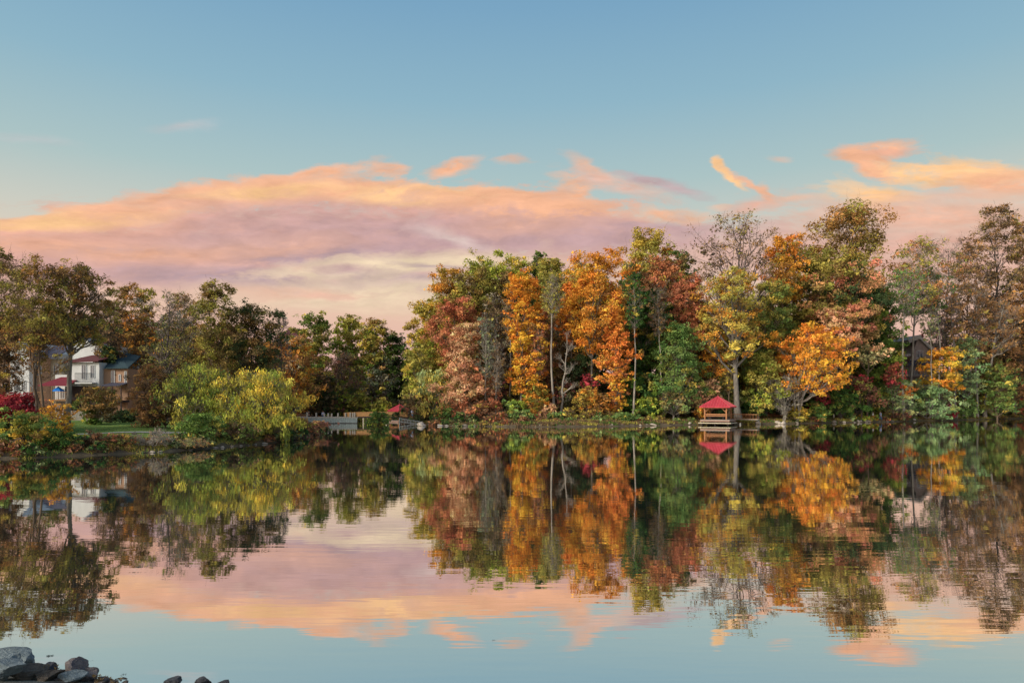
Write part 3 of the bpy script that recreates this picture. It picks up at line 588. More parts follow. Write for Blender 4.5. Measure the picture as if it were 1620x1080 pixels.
# ================================================================== RIGHT WOOD, back row
back = [(668, 146, 470, 642, 702, 640, 'olivegold', 'yellow', 'golden olive tree at the left shoulder of the big wood'),
    (705, 144, 424, 672, 744, 640, 'olivegold', 'gold', 'olive brown tree on the rising left edge of the wood'),
    (762, 148, 402, 722, 808, 600, 'olivegold', 'lime', 'broad olive gold crown at the crest above the red maple'),
    (812, 150, 402, 780, 852, 600, 'olivegold', 'lime', 'yellow-olive crown on the crest above the orange column'),
    (850, 154, 400, 834, 870, 560, 'green', 'dark', 'small dark green tip poking up on the crest of the wood'),
    (876, 148, 404, 846, 912, 600, 'olive', 'olivegold', 'olive green crown on the crest behind the white slender trunk'),
    (916, 148, 408, 896, 944, 600, 'olivegold', 'grey', 'thin olive top between the crest and the big orange tree'),
    (1022, 142, 358, 978, 1072, 560, 'olivegold', 'gold', 'bronze gold crown topping the wood left of the bare tree'),
    (1074, 140, 396, 1050, 1106, 560, 'midgreen', 'brown', 'faded green crown behind the rust red tree'),
    (1345, 142, 322, 1272, 1412, 520, 'oakbrown', 'olive', 'high broad olive oak overtopping the right wood')]
for px, D, top, l, r, bot, p1, p2, lab in back:
    T(lab, px, D, top, l, r, bot, p1, 'round', 1.2, 'brown', 4, pal2=p2, mix=.35, twigs=2, lobes=20)
T('tall leafless tree with fine curling grey branches against the pink sky', 1160, 132, 334, 1088, 1240, 520, 'umber', 'round', .16, 'mauve', 8, twigs=6, lobes=26, pal2='brown', mix=.4)
T('amber topped tree between the leafless tree and the high oak', 1236, 134, 368, 1204, 1276, 480, 'gold', 'round', 1.0, 'brown', 4, pal2='orange', mix=.4)
T('airy green-brown tree with layered boughs over a long slender trunk in the right wood', 1440, 122, 378, 1400, 1508, 500, 'olive', 'spread', .34, 'grey', 4.5, twigs=6, pal2='rust', mix=.4, lobes=18)
T('bare winter tree with purple grey twigs on the right skyline', 1497, 132, 374, 1452, 1544, 560, 'grey', 'vase', .06, 'mauve', 5, twigs=14, lobes=20)
T('brown leaved tall tree beside the bare purple one', 1528, 124, 372, 1500, 1568, 600, 'copper', 'column', .28, 'brown', 4, twigs=7, pal2='umber', mix=.5)
T('very tall dark brown tree near the right edge', 1582, 126, 322, 1532, 1624, 600, 'umber', 'column', .42, 'dark', 6, twigs=8, pal2='brown', mix=.5, lobes=26)
T('tall olive brown tree cut by the right edge of the picture', 1634, 124, 330, 1598, 1680, 600, 'oakbrown', 'column', .45, 'dark', 6, twigs=6, lobes=24)
for px, D, top, l, r, bot, p1, p2, lab in [
    (744, 138, 424, 712, 790, 600, 'olive', 'brown', 'olive tree closing the wall of the wood above the red maple'),
    (800, 140, 430, 770, 826, 600, 'brown', 'olive', 'brown olive tree between mauve bare tree and orange column'),
    (872, 138, 432, 846, 900, 600, 'olive', 'umber', 'olive umber tree behind the white leaning trunk, lower crown'),
    (930, 140, 424, 900, 962, 600, 'olivegold', 'deep', 'olive gold tree at the back of the big orange one'),
    (1000, 136, 416, 972, 1034, 620, 'dark', 'gold', 'dark leaved tree between big orange crown and bronze crown'),
    (1104, 136, 470, 1070, 1142, 620, 'brown', 'deep', 'brown tree below the leafless tall tree, left side'),
    (1164, 138, 462, 1132, 1200, 620, 'olive', 'gold', 'olive tree below the leafless tall tree, right side'),
    (1256, 136, 442, 1228, 1290, 620, 'green', 'olive', 'green tree under the amber topped one'),
    (1312, 138, 450, 1280, 1350, 620, 'dark', 'green', 'dark tree filling the shade under the high oak'),
    (1370, 138, 440, 1336, 1406, 620, 'green', 'lime', 'mixed green tree under the right side of the high oak'),
    (1590, 138, 540, 1550, 1640, 640, 'brown', 'copper', 'brown tree filling the right edge behind the leaning trunk')]:
    T(lab, px, D, top, l, r, bot, p1, 'column', 1.1, 'brown', 4, pal2=p2, mix=.3, twigs=2)
# ================================================================== RIGHT WOOD, middle row
T('red-brown round maple over the salmon cypress', 720, 130, 472, 676, 764, 575, 'brick', 'round', 1.0, 'brown', 4, pal2='rust', mix=.4)
T('dull green and yellow tree at the left foot of the wood', 668, 130, 540, 640, 696, 650, 'olive', 'column', 1.0, 'grey', 3, pal2='lime', mix=.4)
T('grey olive willowy tree left of the salmon cypress', 684, 123, 584, 652, 720, 662, 'sage', 'dome', 1.0, 'grey', 3, pal2='olivegold', mix=.5, sag=.2)
B('small rust red shrub beside the grey olive tree at the bridge end', 662, 121, 624, 646, 682, 664, 'rust', 'round', 1.0, 'brown', 2)
T('mauve grey bare tree between the red maple and the orange column', 782, 128, 464, 756, 812, 640, 'grey', 'column', .38, 'mauve', 4, twigs=7, pal2='brown', mix=.5)
T('dusky brown tree right of the orange column', 852, 128, 486, 828, 884, 640, 'rust', 'column', .8, 'brown', 4, pal2='umber', mix=.5)
T('dusky olive tree behind the white slender trunk', 892, 134, 470, 858, 922, 640, 'brown', 'column', .75, 'brown', 4, twigs=3, pal2='grey', mix=.4)
T('burnt orange crown at the left of the big orange tree', 905, 126, 446, 884, 930, 548, 'deep', 'round', 1.1, 'brown', 3.5)
T('rust brown crown below the bronze one', 1040, 132, 400, 1008, 1082, 520, 'rust', 'round', .95, 'brown', 4, pal2='umber', mix=.3)
T('brick red tree left of the leafless tall tree', 1088, 126, 434, 1058, 1118, 560, 'brick', 'round', 1.0, 'brown', 4, pal2='rust', mix=.3)
T('dark green ivy covered tall tree behind the rounded green one', 1015, 126, 456, 984, 1064, 660, 'ivy', 'column', 1.25, 'grey', 4, pal2='green', mix=.3)
T('shadowy dark green tree under the big orange crown', 932, 124, 552, 900, 968, 664, 'dark', 'column', 1.1, 'dark', 3.5, pal2='umber', mix=.25)
T('olive green tree filling the middle right of the pavilion', 1212, 128, 440, 1178, 1262, 640, 'olive', 'column', 1.1, 'grey', 4, pal2='midgreen', mix=.4, twigs=2)
T('muted green and ochre crown under the high oak, left side', 1292, 130, 396, 1240, 1344, 520, 'olive', 'round', 1.0, 'brown', 4, pal2='pinkish', mix=.25)
T('deep green tree with salmon tips under the high oak', 1342, 126, 414, 1290, 1398, 560, 'dark', 'round', 1.15, 'brown', 4.5, pal2='pinkish', mix=.35)
T('green tree with yellow patches left of the slender trunk', 1394, 126, 452, 1358, 1430, 660, 'green', 'column', 1.15, 'dark', 4, pal2='lime', mix=.25)
T('dark purple brown tree behind the house gable', 1490, 146, 500, 1466, 1526, 560, 'umber', 'round', .5, 'dark', 4, twigs=4, pal2='plum', mix=.3)
T('brown wood tree behind the silver leaning trunk', 1560, 128, 540, 1520, 1606, 650, 'brown', 'round', .6, 'dark', 3, pal2='copper', mix=.4, twigs=3)
T('copper and gold leaved tree at the right edge above the red shrub', 1604, 116, 448, 1568, 1650, 632, 'copper', 'column', .45, 'brown', 4, twigs=4, pal2='gold', mix=.35)
# ================================================================== RIGHT WOOD, front row
T('salmon pink cypress with sweeping layered boughs', 728, 118.5, 510, 690, 772, 640, 'salmon', 'cone', .9, 'tan', 3.5, flat=.45, pal2='rust', mix=.15, lobes=24)
T('salmon tree with drooping lower boughs left in the wood', 742, 118, 590, 700, 786, 664, 'rust', 'dome', .9, 'tan', 3, flat=.5, pal2='salmon', mix=.45, twigs=3)
T('vivid orange column of leaves, vine clad, left of the white slender trunk', 826, 119, 424, 798, 862, 626, 'orange', 'column', 1.15, 'grey', 4, pal2='amber', mix=.4, lobes=22)
T('slender white leaning trunk with a thin grey crown', 878, 117, 432, 858, 894, 500, 'olive', 'round', .35, 'pale', 4.2, twigs=6, lean=-9)
T('short white dead trunk with bare side branches', 888, 117.5, 520, 880, 916, 640, 'grey', 'column', .0, 'pale', 4, twigs=7, lobes=10)
T('thin grey trunk standing before the mauve bare tree', 768, 117.5, 500, 754, 786, 600, 'graygreen', 'round', .25, 'pale', 2.6, twigs=5)
T('thin pale trunk rising through the salmon cypress', 784, 117, 540, 774, 800, 620, 'umber', 'round', .2, 'pale', 2.4, twigs=5)
T('slim pale trunk between the orange column and the white leaning one', 850, 118, 520, 838, 864, 600, 'rust', 'round', .5, 'pale', 2.4, twigs=3)
T('big glowing orange tree, widest orange crown of the wood', 935, 121, 396, 892, 996, 560, 'amber', 'round', 1.0, 'grey', 4.5, pal2='gold', mix=.55, lobes=22)
T('orange tree hanging low left of the ivy green column', 976, 118, 462, 944, 1002, 606, 'deep', 'cone', 1.1, 'grey', 3.5, pal2='deep', mix=.4)
T('small flame orange tree low beside the white birch-like trunk', 974, 117, 582, 962, 992, 650, 'orange', 'column', 1.2, 'grey', 3, pal2='brick', mix=.4)
T('white birch-like trunk leaning left beside the ivy green column', 1002, 117, 430, 984, 1024, 520, 'ivy', 'round', .5, 'pale', 3.6, lean=6)
T('rounded light green tree left of the red roofed pavilion', 1072, 118.5, 510, 1030, 1118, 650, 'midgreen', 'dome', 1.25, 'grey', 3.5, pal2='fern', mix=.4, lobes=24)
T('dark leaved tree low behind the rounded light green one', 1020, 119.5, 590, 984, 1058, 664, 'ivy', 'dome', 1.15, 'dark', 3, pal2='lime', mix=.15)
T('small grey brown tree with a short trunk on the verge left of the pavilion', 1066, 116.5, 614, 1038, 1092, 652, 'brown', 'dome', .6, 'grey', 3.6, twigs=5, pal2='sage', mix=.4)
T('thick pale grey trunk right of the pavilion with a yellow orange crown above', 1168, 119.5, 428, 1106, 1206, 570, 'olivegold', 'round', .85, 'grey', 10, pal2='gold', mix=.45, lobes=20, lean=-6)
T('pink brown sapling behind the pavilion roof', 1122, 119, 598, 1108, 1140, 650, 'salmon', 'round', .8, 'brown', 2, twigs=3)
T('thin tan trunk straight behind the pavilion roof', 1153, 120.5, 560, 1136, 1166, 620, 'olivegold', 'round', .6, 'tan', 3, twigs=3)
T('orange and gold low crown between the ivy green tree and the thick trunk', 1122, 121, 540, 1106, 1154, 600, 'orange', 'round', .7, 'brown', 2.5, pal2='gold', mix=.5)
T('sage green tree with soft foliage behind the pavilion', 1142, 123, 590, 1110, 1172, 660, 'sage', 'dome', .8, 'grey', 2.5, pal2='olive', mix=.4)
T('olive green leafy tree right of the thick trunk', 1200, 120.5, 556, 1176, 1240, 655, 'olive', 'dome', 1.15, 'dark', 3, pal2='lime', mix=.35)
T('blazing amber orange tree on grey stems, brightest by the right bank', 1262, 116, 516, 1226, 1338, 622, 'amber', 'round', 1.0, 'pale', 4.5, stems=4, pal2='orange', mix=.45, lobes=24, lean=-4)
B('silvery leafless bush at the foot of the amber tree', 1240, 117.5, 590, 1212, 1264, 655, 'grey', 'round', .12, 'pale', 1.8, stems=5, twigs=12)
T('salmon pink crown above the amber tree to the right', 1326, 121, 486, 1286, 1362, 560, 'pinkish', 'spread', 1.0, 'brown', 3, pal2='salmon', mix=.4, flat=.5)
T('salmon and olive low crown in front of the beige house wall', 1372, 120, 544, 1340, 1410, 578, 'salmon', 'spread', .55, 'brown', 3, pal2='sage', mix=.35, flat=.5)
T('dark green tree at the foot of the wood behind the two walkers', 1356, 121, 596, 1300, 1384, 655, 'ivy', 'dome', 1.1, 'dark', 3, pal2='plum', mix=.3)
T('pale green leaning bushy tree beside the two walkers', 1422, 114.5, 594, 1398, 1446, 656, 'sage', 'dome', .85, 'pale', 2.4, pal2='pale', mix=.5, twigs=3, lean=-8)
T('long slender pale trunk with sparse green leaves before the grey roofed house', 1430, 116, 420, 1412, 1462, 500, 'midgreen', 'round', .35, 'pale', 4.4, twigs=5, lean=-6)
T('pale trunk bending left above the golden tree', 1484, 119, 420, 1450, 1502, 500, 'midgreen', 'round', .3, 'pale', 3.6, twigs=5, lean=8)
T('golden yellow rounded tree right of the grey roofed house', 1490, 118, 548, 1460, 1522, 618, 'yellow', 'round', 1.1, 'brown', 3, pal2='amber', mix=.5)
T('pale sea green tall bush tree right of the golden one', 1524, 116.5, 532, 1502, 1554, 630, 'pale', 'column', .55, 'grey', 3, pal2='sage', mix=.4)
T('straight slender pale trunk near the right edge', 1546, 115.5, 440, 1524, 1566, 560, 'copper', 'column', .3, 'pale', 3.6, twigs=6)
T('pale trunk leaning strongly right over the bank at the right edge', 1558, 109, 470, 1560, 1612, 560, 'copper', 'round', .4, 'pale', 5.0, twigs=6, lean=-4)
T('thin grey trunk by the right edge of the picture', 1606, 116, 500, 1590, 1640, 600, 'brown', 'round', .5, 'grey', 3, twigs=4)
T('sea green bush tree spreading over the water right of the walkers', 1466, 113.5, 606, 1428, 1508, 662, 'pale', 'dome', 1.0, 'pale', 2.4, pal2='fern', mix=.3, stems=2)

T('thin grey leaning trunk left of the golden tree, few leaves', 1478, 117, 470, 1456, 1486, 540, 'sage', 'round', .25, 'pale', 2.4, twigs=5, lean=-5)
T('slender twin trunks between golden tree and straight pale trunk', 1510, 118, 430, 1496, 1530, 540, 'copper', 'column', .25, 'grey', 3, twigs=5, stems=2)
T('slim grey trunk rising behind the orange column of leaves', 806, 123, 440, 794, 822, 540, 'brown', 'round', .3, 'pale', 3, twigs=4)
T('leaning grey trunk before the rust brown crown', 1052, 119, 450, 1024, 1058, 530, 'umber', 'round', .3, 'pale', 3, twigs=4, lean=-6)

T('thin bare-twigged tree before the white townhouse wall, few brown leaves', 48, 60.5, 520, 16, 110, 596, 'oakbrown', 'spread', .12, 'brown', 3, twigs=9, stems=2)
# ------------------------------------------------------------------ distinct shrubs along the right bank
for a in [
 ('bright green shrub with yellow top under the orange column', 812, 113.5, 632, 794, 842, 672, 'fern', 'dome', 1.2, 'dark', 1.6, dict(pal2='lime', mix=.5, stems=3)),
 ('orange and green leafed bush right of the orange column foot', 846, 114.5, 606, 826, 876, 660, 'gold', 'dome', 1.0, 'brown', 1.6, dict(pal2='green', mix=.4, stems=3)),
 ('vivid green round bush at the foot of the white leaning trunk', 886, 112.5, 652, 876, 900, 674, 'fern', 'dome', 1.4, 'dark', 1.4, dict(stems=3)),
 ('pale salmon little bush left of the white leaning trunk', 868, 113.5, 638, 858, 882, 670, 'salmon', 'round', .9, 'brown', 1.4, dict(stems=3)),
 ('ochre and olive bush right of the short white dead trunk', 922, 116, 612, 900, 962, 668, 'gold', 'dome', .8, 'brown', 2, dict(pal2='olive', mix=.5, stems=3, twigs=3)),
 ('crimson tinged shrub in the shade of the big orange tree', 930, 118, 590, 914, 950, 640, 'crimson', 'round', .6, 'brown', 1.6, dict(pal2='dark', mix=.4, stems=2)),
 ('golden brown bush left of the small flame orange tree', 948, 115.5, 622, 926, 968, 664, 'copper', 'dome', .8, 'brown', 1.6, dict(pal2='gold', mix=.4, stems=3)),
 ('leafy green low bush between flame orange tree and white birch-like trunk', 988, 112.5, 652, 964, 1012, 673, 'fern', 'dome', 1.2, 'dark', 1.3, dict(pal2='midgreen', mix=.5, stems=4)),
 ('yellow green shrub at the foot of the ivy green column', 1030, 117, 628, 1000, 1054, 668, 'lime', 'dome', 1.0, 'dark', 1.6, dict(pal2='ivy', mix=.6, stems=3)),
 ('faded pink brown bush left of the pavilion', 1104, 117.5, 610, 1088, 1124, 650, 'salmon', 'round', .7, 'brown', 1.6, dict(pal2='sage', mix=.4, stems=3, twigs=3)),
 ('dark ivy shrub right behind the thick pale trunk', 1190, 122, 620, 1168, 1222, 655, 'ivy', 'dome', 1.3, 'dark', 2, dict(stems=3)),
 ('green bush on the bank just under the amber tree', 1290, 115, 636, 1270, 1312, 668, 'midgreen', 'dome', 1.1, 'dark', 1.5, dict(pal2='lime', mix=.4, stems=4)),
 ('ochre grass-like bush at the foot of the amber stems', 1262, 115, 642, 1244, 1280, 668, 'yellow', 'dome', .9, 'tan', 1.4, dict(pal2='olive', mix=.5, stems=4)),
 ('magenta red shrub in the shade right of the amber tree', 1296, 121, 614, 1278, 1318, 648, 'crimson', 'dome', .7, 'brown', 1.6, dict(pal2='plum', mix=.5, stems=3)),
 ('red sumac below the beige house wall', 1362, 119, 592, 1340, 1384, 622, 'crimson', 'dome', .6, 'brown', 1.6, dict(pal2='umber', mix=.5, stems=3)),
 ('red leaved sapling beside the long slender pale trunk', 1414, 119, 572, 1396, 1428, 612, 'crimson', 'round', .5, 'brown', 1.6, dict(pal2='brick', mix=.5, stems=2)),
 ('small orange bush at the foot of the long slender pale trunk', 1432, 115, 606, 1418, 1446, 628, 'deep', 'round', .9, 'brown', 1.4, dict(stems=2)),
 ('yellow flecked low bush on the rocks below the two walkers', 1368, 111.5, 657, 1350, 1388, 668, 'lime', 'dome', 1.0, 'brown', 1.2, dict(pal2='gold', mix=.35, stems=4)),
 ('dark reddish brush pile on the bank right of the walkers', 1420, 112.5, 652, 1398, 1440, 668, 'plum', 'dome', .7, 'brown', 1.2, dict(pal2='umber', mix=.5, stems=5, twigs=6)),
 ('small crimson shrub low over the water beside the sea green bush', 1501, 113, 640, 1490, 1514, 664, 'crimson', 'round', .9, 'brown', 1.2, dict(stems=2)),
 ('bright emerald bush in the shade beside the straight pale trunk', 1530, 114, 626, 1516, 1546, 660, 'fern', 'round', 1.1, 'dark', 1.4, dict(stems=3)),
 ('brown and rust leaved thicket behind the pale leaning trunk', 1580, 119, 590, 1548, 1606, 652, 'umber', 'dome', .8, 'brown', 1.6, dict(pal2='midgreen', mix=.4, stems=3, twigs=3)),
 ('red orange shrub hanging over the bank at the right edge', 1616, 113, 622, 1596, 1640, 662, 'brick', 'dome', 1.0, 'brown', 1.6, dict(pal2='crimson', mix=.3, stems=3)),
 ('olive green shrub at the foot of the salmon cypress', 700, 114.5, 642, 682, 724, 672, 'midgreen', 'dome', .8, 'dark', 1.4, dict(pal2='rust', mix=.4, stems=3)),
 ('rust brown bush on the bank under the salmon boughs', 756, 114, 636, 728, 786, 670, 'rust', 'dome', .8, 'brown', 1.4, dict(pal2='umber', mix=.4, stems=3, twigs=3)),
 ('ochre shrub below the pavilion roof on its left side', 1112, 116.5, 640, 1100, 1122, 660, 'gold', 'round', .9, 'brown', 1.2, dict(stems=2)),
 ('ochre and olive shrub at the right end of the wood', 1566, 121, 560, 1546, 1592, 610, 'copper', 'round', .7, 'brown', 1.6, dict(pal2='midgreen', mix=.5, stems=2)),
 ('dark green shrub on the bank between the walkers and the amber tree', 1330, 119, 620, 1306, 1354, 656, 'green', 'dome', 1.1, 'dark', 1.6, dict(pal2='ivy', mix=.5, stems=3)),
]:
    k = a[-1]; B(*a[:-1], **k)

# ------------------------------------------------------------------ the wood behind: copies of a few trees and bushes
def proto(kind, pal, pal2, shape, w, h, dens, name='tree', twigs=1, lobes=None):
    D = 150.; m = D / FPX; px = 1240
    yb = 634 - 0; f = at(px, 660, D); g = gz(f.x, D)
    # a tree of height h and width w metres
    top = None
    for y in np.arange(200, 660, 1.):
        if at(px, y, D).z - g < h: top = y; break
    bot = top + h * (.86 if cat_ == 'tree' else .96) / m
    return plant(name, 'x', cat_, px, D, top, px - w / 2 / m, px + w / 2 / m, bot, pal, shape, dens, 'brown', 3 if cat_ == 'tree' else 1.8, pal2=pal2, mix=.4, twigs=twigs, lobes=lobes, base=g)
def scatter(protos, hts, lst, labels, group):
    for i, (x, y, h) in enumerate(lst):
        k = i % len(protos) if i < len(protos) else rs.randint(len(protos)); s = h / hts[k]
        z = gz(x, y); label = labels[k]
        if i < len(protos):
            o = protos[i]; k = i; s = h / hts[k]; label = labels[k]; o.location = (x, y, z - .1); o.scale = (s,) * 3; o.rotation_euler = (0, 0, rs.rand() * 6.28); o['label'] = label; o['group'] = group
        else: copy_tree(protos[k], (x, y, z - .1), s, rs.rand() * 6.28, label, group)
cat_ = 'tree'
TP = [proto('t', 'olive', 'green', 'column', 9, 17, 1.0), proto('t', 'brown', 'olive', 'round', 11, 17, .9), proto('t', 'olivegold', 'brown', 'column', 9, 18, .9),
      proto('t', 'midgreen', 'olive', 'column', 9, 16, 1.0), proto('t', 'umber', 'copper', 'column', 9, 17, .6, twigs=4)]
ceil_px = [-400, 0, 170, 300, 440, 470, 520, 600, 650, 700, 760, 820, 1000, 1090, 1240, 1400, 1430, 1540, 1600, 2200]
ceil_y = [440, 470, 500, 500, 530, 572, 550, 560, 572, 475, 440, 435, 440, 480, 470, 520, 560, 560, 540, 480]
cand = []
for D in (150, 160, 172, 186):
    px = -420 + rs.rand() * 40
    while px < 2150:
        x = at(px, 600, D).x; cy_ = np.interp(px, ceil_px, ceil_y) + rs.rand() * 40
        g = gz(x, D)
        if SD is not None and g > .3:
            h = at(px, cy_, D).z - g
            h = min(max(h, 6), 27); cand.append((x, D + rs.uniform(-4, 4), h))
        px += rs.uniform(52, 84)
scatter(TP, [17, 17, 18, 16, 17], cand, [c_ + ' tree deep in the wood, half hidden behind nearer trees' for c_ in ('olive green', 'brown', 'olive gold', 'mid green', 'thin umber')], 'trees deep in the woods round the lake')
cat_ = 'shrub'
UP = [proto('u', 'dark', 'umber', 'dome', 7, 5.5, 1.0, 'shrub'), proto('u', 'ivy', 'midgreen', 'dome', 7, 5, 1.0, 'shrub'), proto('u', 'umber', 'copper', 'dome', 6, 5, .8, 'shrub', 3),
      proto('u', 'olive', 'lime', 'dome', 6, 5.5, .9, 'shrub'), proto('u', 'plum', 'dark', 'dome', 6, 5, .8, 'shrub', 3)]
cand = []
for off in (9, 15, 22):
    px = 650 + rs.rand() * 20
    while px < 1760:
        D = 114 + (shore_shift(px) if px > 1180 else -2) + off + (6 if 1340 < px < 1410 else 0) + rs.uniform(-1.5, 1.5); x = at(px, 640, D).x
        if not ((off < 20 and 1160 < px < 1262) or (off < 12 and 1296 < px < 1400)): cand.append((x, D, rs.uniform(3.4, 6.5)))
        px += rs.uniform(40, 64)
for off, D0 in ((0, 134), (0, 142)):
    px = -200
    while px < 660:
        if not (20 < px < 210 and D0 < 100): cand.append((at(px, 640, D0).x, D0 + rs.uniform(-3, 3), rs.uniform(4, 7)))
        px += rs.uniform(42, 66)
px = -260
while px < 330:
    D = 108 + rs.uniform(-3, 6); cand.append((at(px, 640, D).x, D, rs.uniform(4, 7))); px += rs.uniform(30, 46)
scatter(UP, [5.5, 5, 5, 5.5, 5], cand, [c_ + ' undergrowth bush between the tree trunks' for c_ in ('shadowy dark green', 'ivy green', 'copper brown', 'olive and lime', 'dusky plum')], 'undergrowth bushes in the woods')

LP = [proto('u', 'fern', 'midgreen', 'dome', 3, 1.6, 1.0, 'shrub'), proto('u', 'olivegold', 'copper', 'dome', 3, 1.5, .8, 'shrub', 3), proto('u', 'rust', 'umber', 'dome', 3, 1.6, .8, 'shrub', 3),
      proto('u', 'ivy', 'sage', 'dome', 3, 1.7, .9, 'shrub')]
cand = []
for off in (1.7, 4.4):
    px = 655 + rs.rand() * 10
    while px < 1680:
        D = 105 + np.interp(px, [655, 800, 1100, 1180], [1.5, .5, 9, 12]) + (shore_shift(px) if px > 1180 else 0) + off + rs.uniform(-.7, .7)
        x = at(px, 640, D).x; h = rs.uniform(.8, 1.9) * (.6 if off < 3 else 1)
        if 1100 < px < 1262 or 1300 < px < 1345 or (990 < px < 1100 and off > 3): h *= .3 if rs.rand() < .4 else 0
        if h > .2: cand.append((x, D, h))
        px += rs.uniform(15, 27)
scatter(LP, [1.6, 1.5, 1.6, 1.7], cand, [c_ + ' low bush along the waterline of the right bank' for c_ in ('fresh green', 'ochre', 'rusty', 'dull green')], 'low bushes along the right bank')
cand = []
for px, dd in zip(rs.uniform(-60, 345, 46), rs.uniform(.1, 2.0, 46)):
    D = wat(px, np.interp(px, [0, 190, 340], [726, 718, 708]))[1] + dd; cand.append((at(px, 640, D).x, D, rs.uniform(.4, .85)))
for px in (425, 436, 447, 458, 468, 478, 488, 498, 506, 512):
    D = wat(px, np.interp(px, [380, 430, 462, 490, 512], [705, 701, 695, 690, 685]))[1] + .9; cand.append((at(px, 640, D).x, D, rs.uniform(.6, 1.1)))
for q_ in cand: copy_tree(LP[rs.choice([1, 2, 3])], (q_[0], q_[1], gz(q_[0], q_[1]) - .05), q_[2] / 1.6, rs.rand() * 6, 'low tangled bush at the waterline of the left bank', 'low bushes along the left bank')

# ------------------------------------------------------------------ low growth along the banks: nobody could count it
def tufts(name, xs, ys, hts, pals, wid):
    n = len(xs); z = np.array([gz(x, y) for x, y in zip(xs, ys)])
    P0 = np.stack([xs, ys, z - .03], -1); a = rs.rand(n) * 6.28; u = np.stack([np.cos(a), np.sin(a), np.zeros(n)], -1) * (wid * (.6 + .8 * rs.rand(n)))[:, None]
    ln = rs.randn(n, 2) * .25; tp = P0 + np.stack([ln[:, 0] * hts, ln[:, 1] * hts, hts], -1)
    V = np.stack([P0 - u * .5, P0 + u * .5, tp + u * .25, tp - u * .25], 1).reshape(-1, 3); F = np.arange(n * 4).reshape(n, 4)
    pc = np.concatenate([PAL[p] for p in pals]); blk = ((np.sin(xs * .9) + np.sin(ys * 1.3 + xs * .37) + rs.randn(n) * .6) * 1.5 + len(pc) / 2).astype(int) % len(pc)
    c = np.clip(pc[blk] * rs.uniform(.55, 1.15, (n, 1)), 0, .8)
    meta(np_mesh(name, V, F, LEAF, c), None, None, kind='stuff')
def bank_points(n, x0, x1, y0, y1, s0, s1):
    X, Y = [], []
    while sum(map(len, X)) < n:
        x = rs.uniform(x0, x1, 40000); y = rs.uniform(y0, y1, 40000)
        i = np.clip(np.searchsorted(GX, x), 0, len(GX) - 1); j = np.clip(np.searchsorted(GY, y), 0, len(GY) - 1); s = SD[j, i]
        k = (s > s0) & (s < s1) & (rs.rand(40000) < 1.2 - (s - s0) / (s1 - s0)); X.append(x[k]); Y.append(y[k])
    return np.concatenate(X)[:n], np.concatenate(Y)[:n]
x, y = bank_points(42000, -18, 130, 98, 165, .9, 6.5)
tufts('grass', x, y, rs.uniform(.08, .4, len(x)), ['midgreen', 'olive', 'umber', 'green', 'copper'], .14)
x, y = bank_points(30000, -64, -22, 44, 92, .2, 5)
tufts('grass', x, y, rs.uniform(.05, .26, len(x)), ['green', 'brown', 'olive', 'midgreen', 'umber'], .05)
x, y = bank_points(26000, -64, -22, 50, 92, 4.5, 26)
tufts('lawn', x, y, rs.uniform(.02, .07, len(x)), ['midgreen', 'green', 'olive'], .07)
x, y = bank_points(30000, -40, 100, 118, 160, 6, 26)
tufts('leaf_litter', x, y, rs.uniform(.03, .25, len(x)), ['umber', 'copper', 'rust', 'brown'], .3)
# ------------------------------------------------------------------ built things
WHITE = matte('white_siding', (.60, .63, .65), (.50, .53, .55), .8, .75); BRICK = matte('brick', (.42, .27, .19), (.30, .19, .13), 9, .9); SLATE = matte('blue_slate', (.05, .085, .10), (.035, .06, .075), 5, .95, spec=.1)
REDROOF = matte('red_roof', (.13, .05, .055), (.10, .04, .045), 4, .95, spec=.1); MAROON = matte('maroon_canvas', (.20, .025, .04), (.14, .018, .03), 3, .8); PURP = matte('purple_slate', (.08, .085, .12), (.06, .06, .09), 5, .95, spec=.1)
WOOD = matte('deck_wood', (.30, .18, .09), (.19, .11, .06), 6, .8, stretch=(1, 1, 4)); DARKM = matte('dark_metal', (.03, .035, .045), (.02, .025, .03), 4, .5); GREYW = matte('weathered_wood', (.32, .31, .28), (.20, .19, .175), 5, .9)
BEIGE = matte('beige_wall', (.50, .44, .34), (.42, .37, .29), 3, .85); MAUVE = matte('mauve_wall', (.32, .26, .25), (.22, .18, .17), 3, .85); ROOFG = matte('grey_shingle', (.36, .33, .31), (.26, .24, .22), 6, .85)
BLUEC = matte('blue_canvas', (.02, .22, .75), (.02, .18, .6), 4, .7); ORW = matte('orange_wood', (.36, .17, .075), (.24, .11, .05), 7, .7); TANW = matte('bridge_wood', (.44, .25, .10), (.30, .165, .07), 5, .8, stretch=(6, 1, 1))
REDM = matte('red_metal', (.44, .045, .07), (.30, .028, .045), 1.1, .55, spec=.3, stretch=(1, 1, .3)); BULK = matte('bulkhead', (.22, .27, .28), (.10, .13, .135), 3.5, .8, stretch=(5, 1, .5)); CREAM = matte('cream_beam', (.55, .50, .38), (.40, .36, .27), 6, .8)
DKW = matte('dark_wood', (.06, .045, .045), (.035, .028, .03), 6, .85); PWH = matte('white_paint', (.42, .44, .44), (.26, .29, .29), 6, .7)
def glass_mat():
    m, t, o = mat_new('window_glass'); b = t.nodes.new('ShaderNodeBsdfPrincipled'); b.inputs['Base Color'].default_value = (.05, .08, .11, 1); b.inputs['Roughness'].default_value = .08; b.inputs['Specular IOR Level'].default_value = 1; t.links.new(b.outputs[0], o.inputs[0]); return m
GLASS = glass_mat()
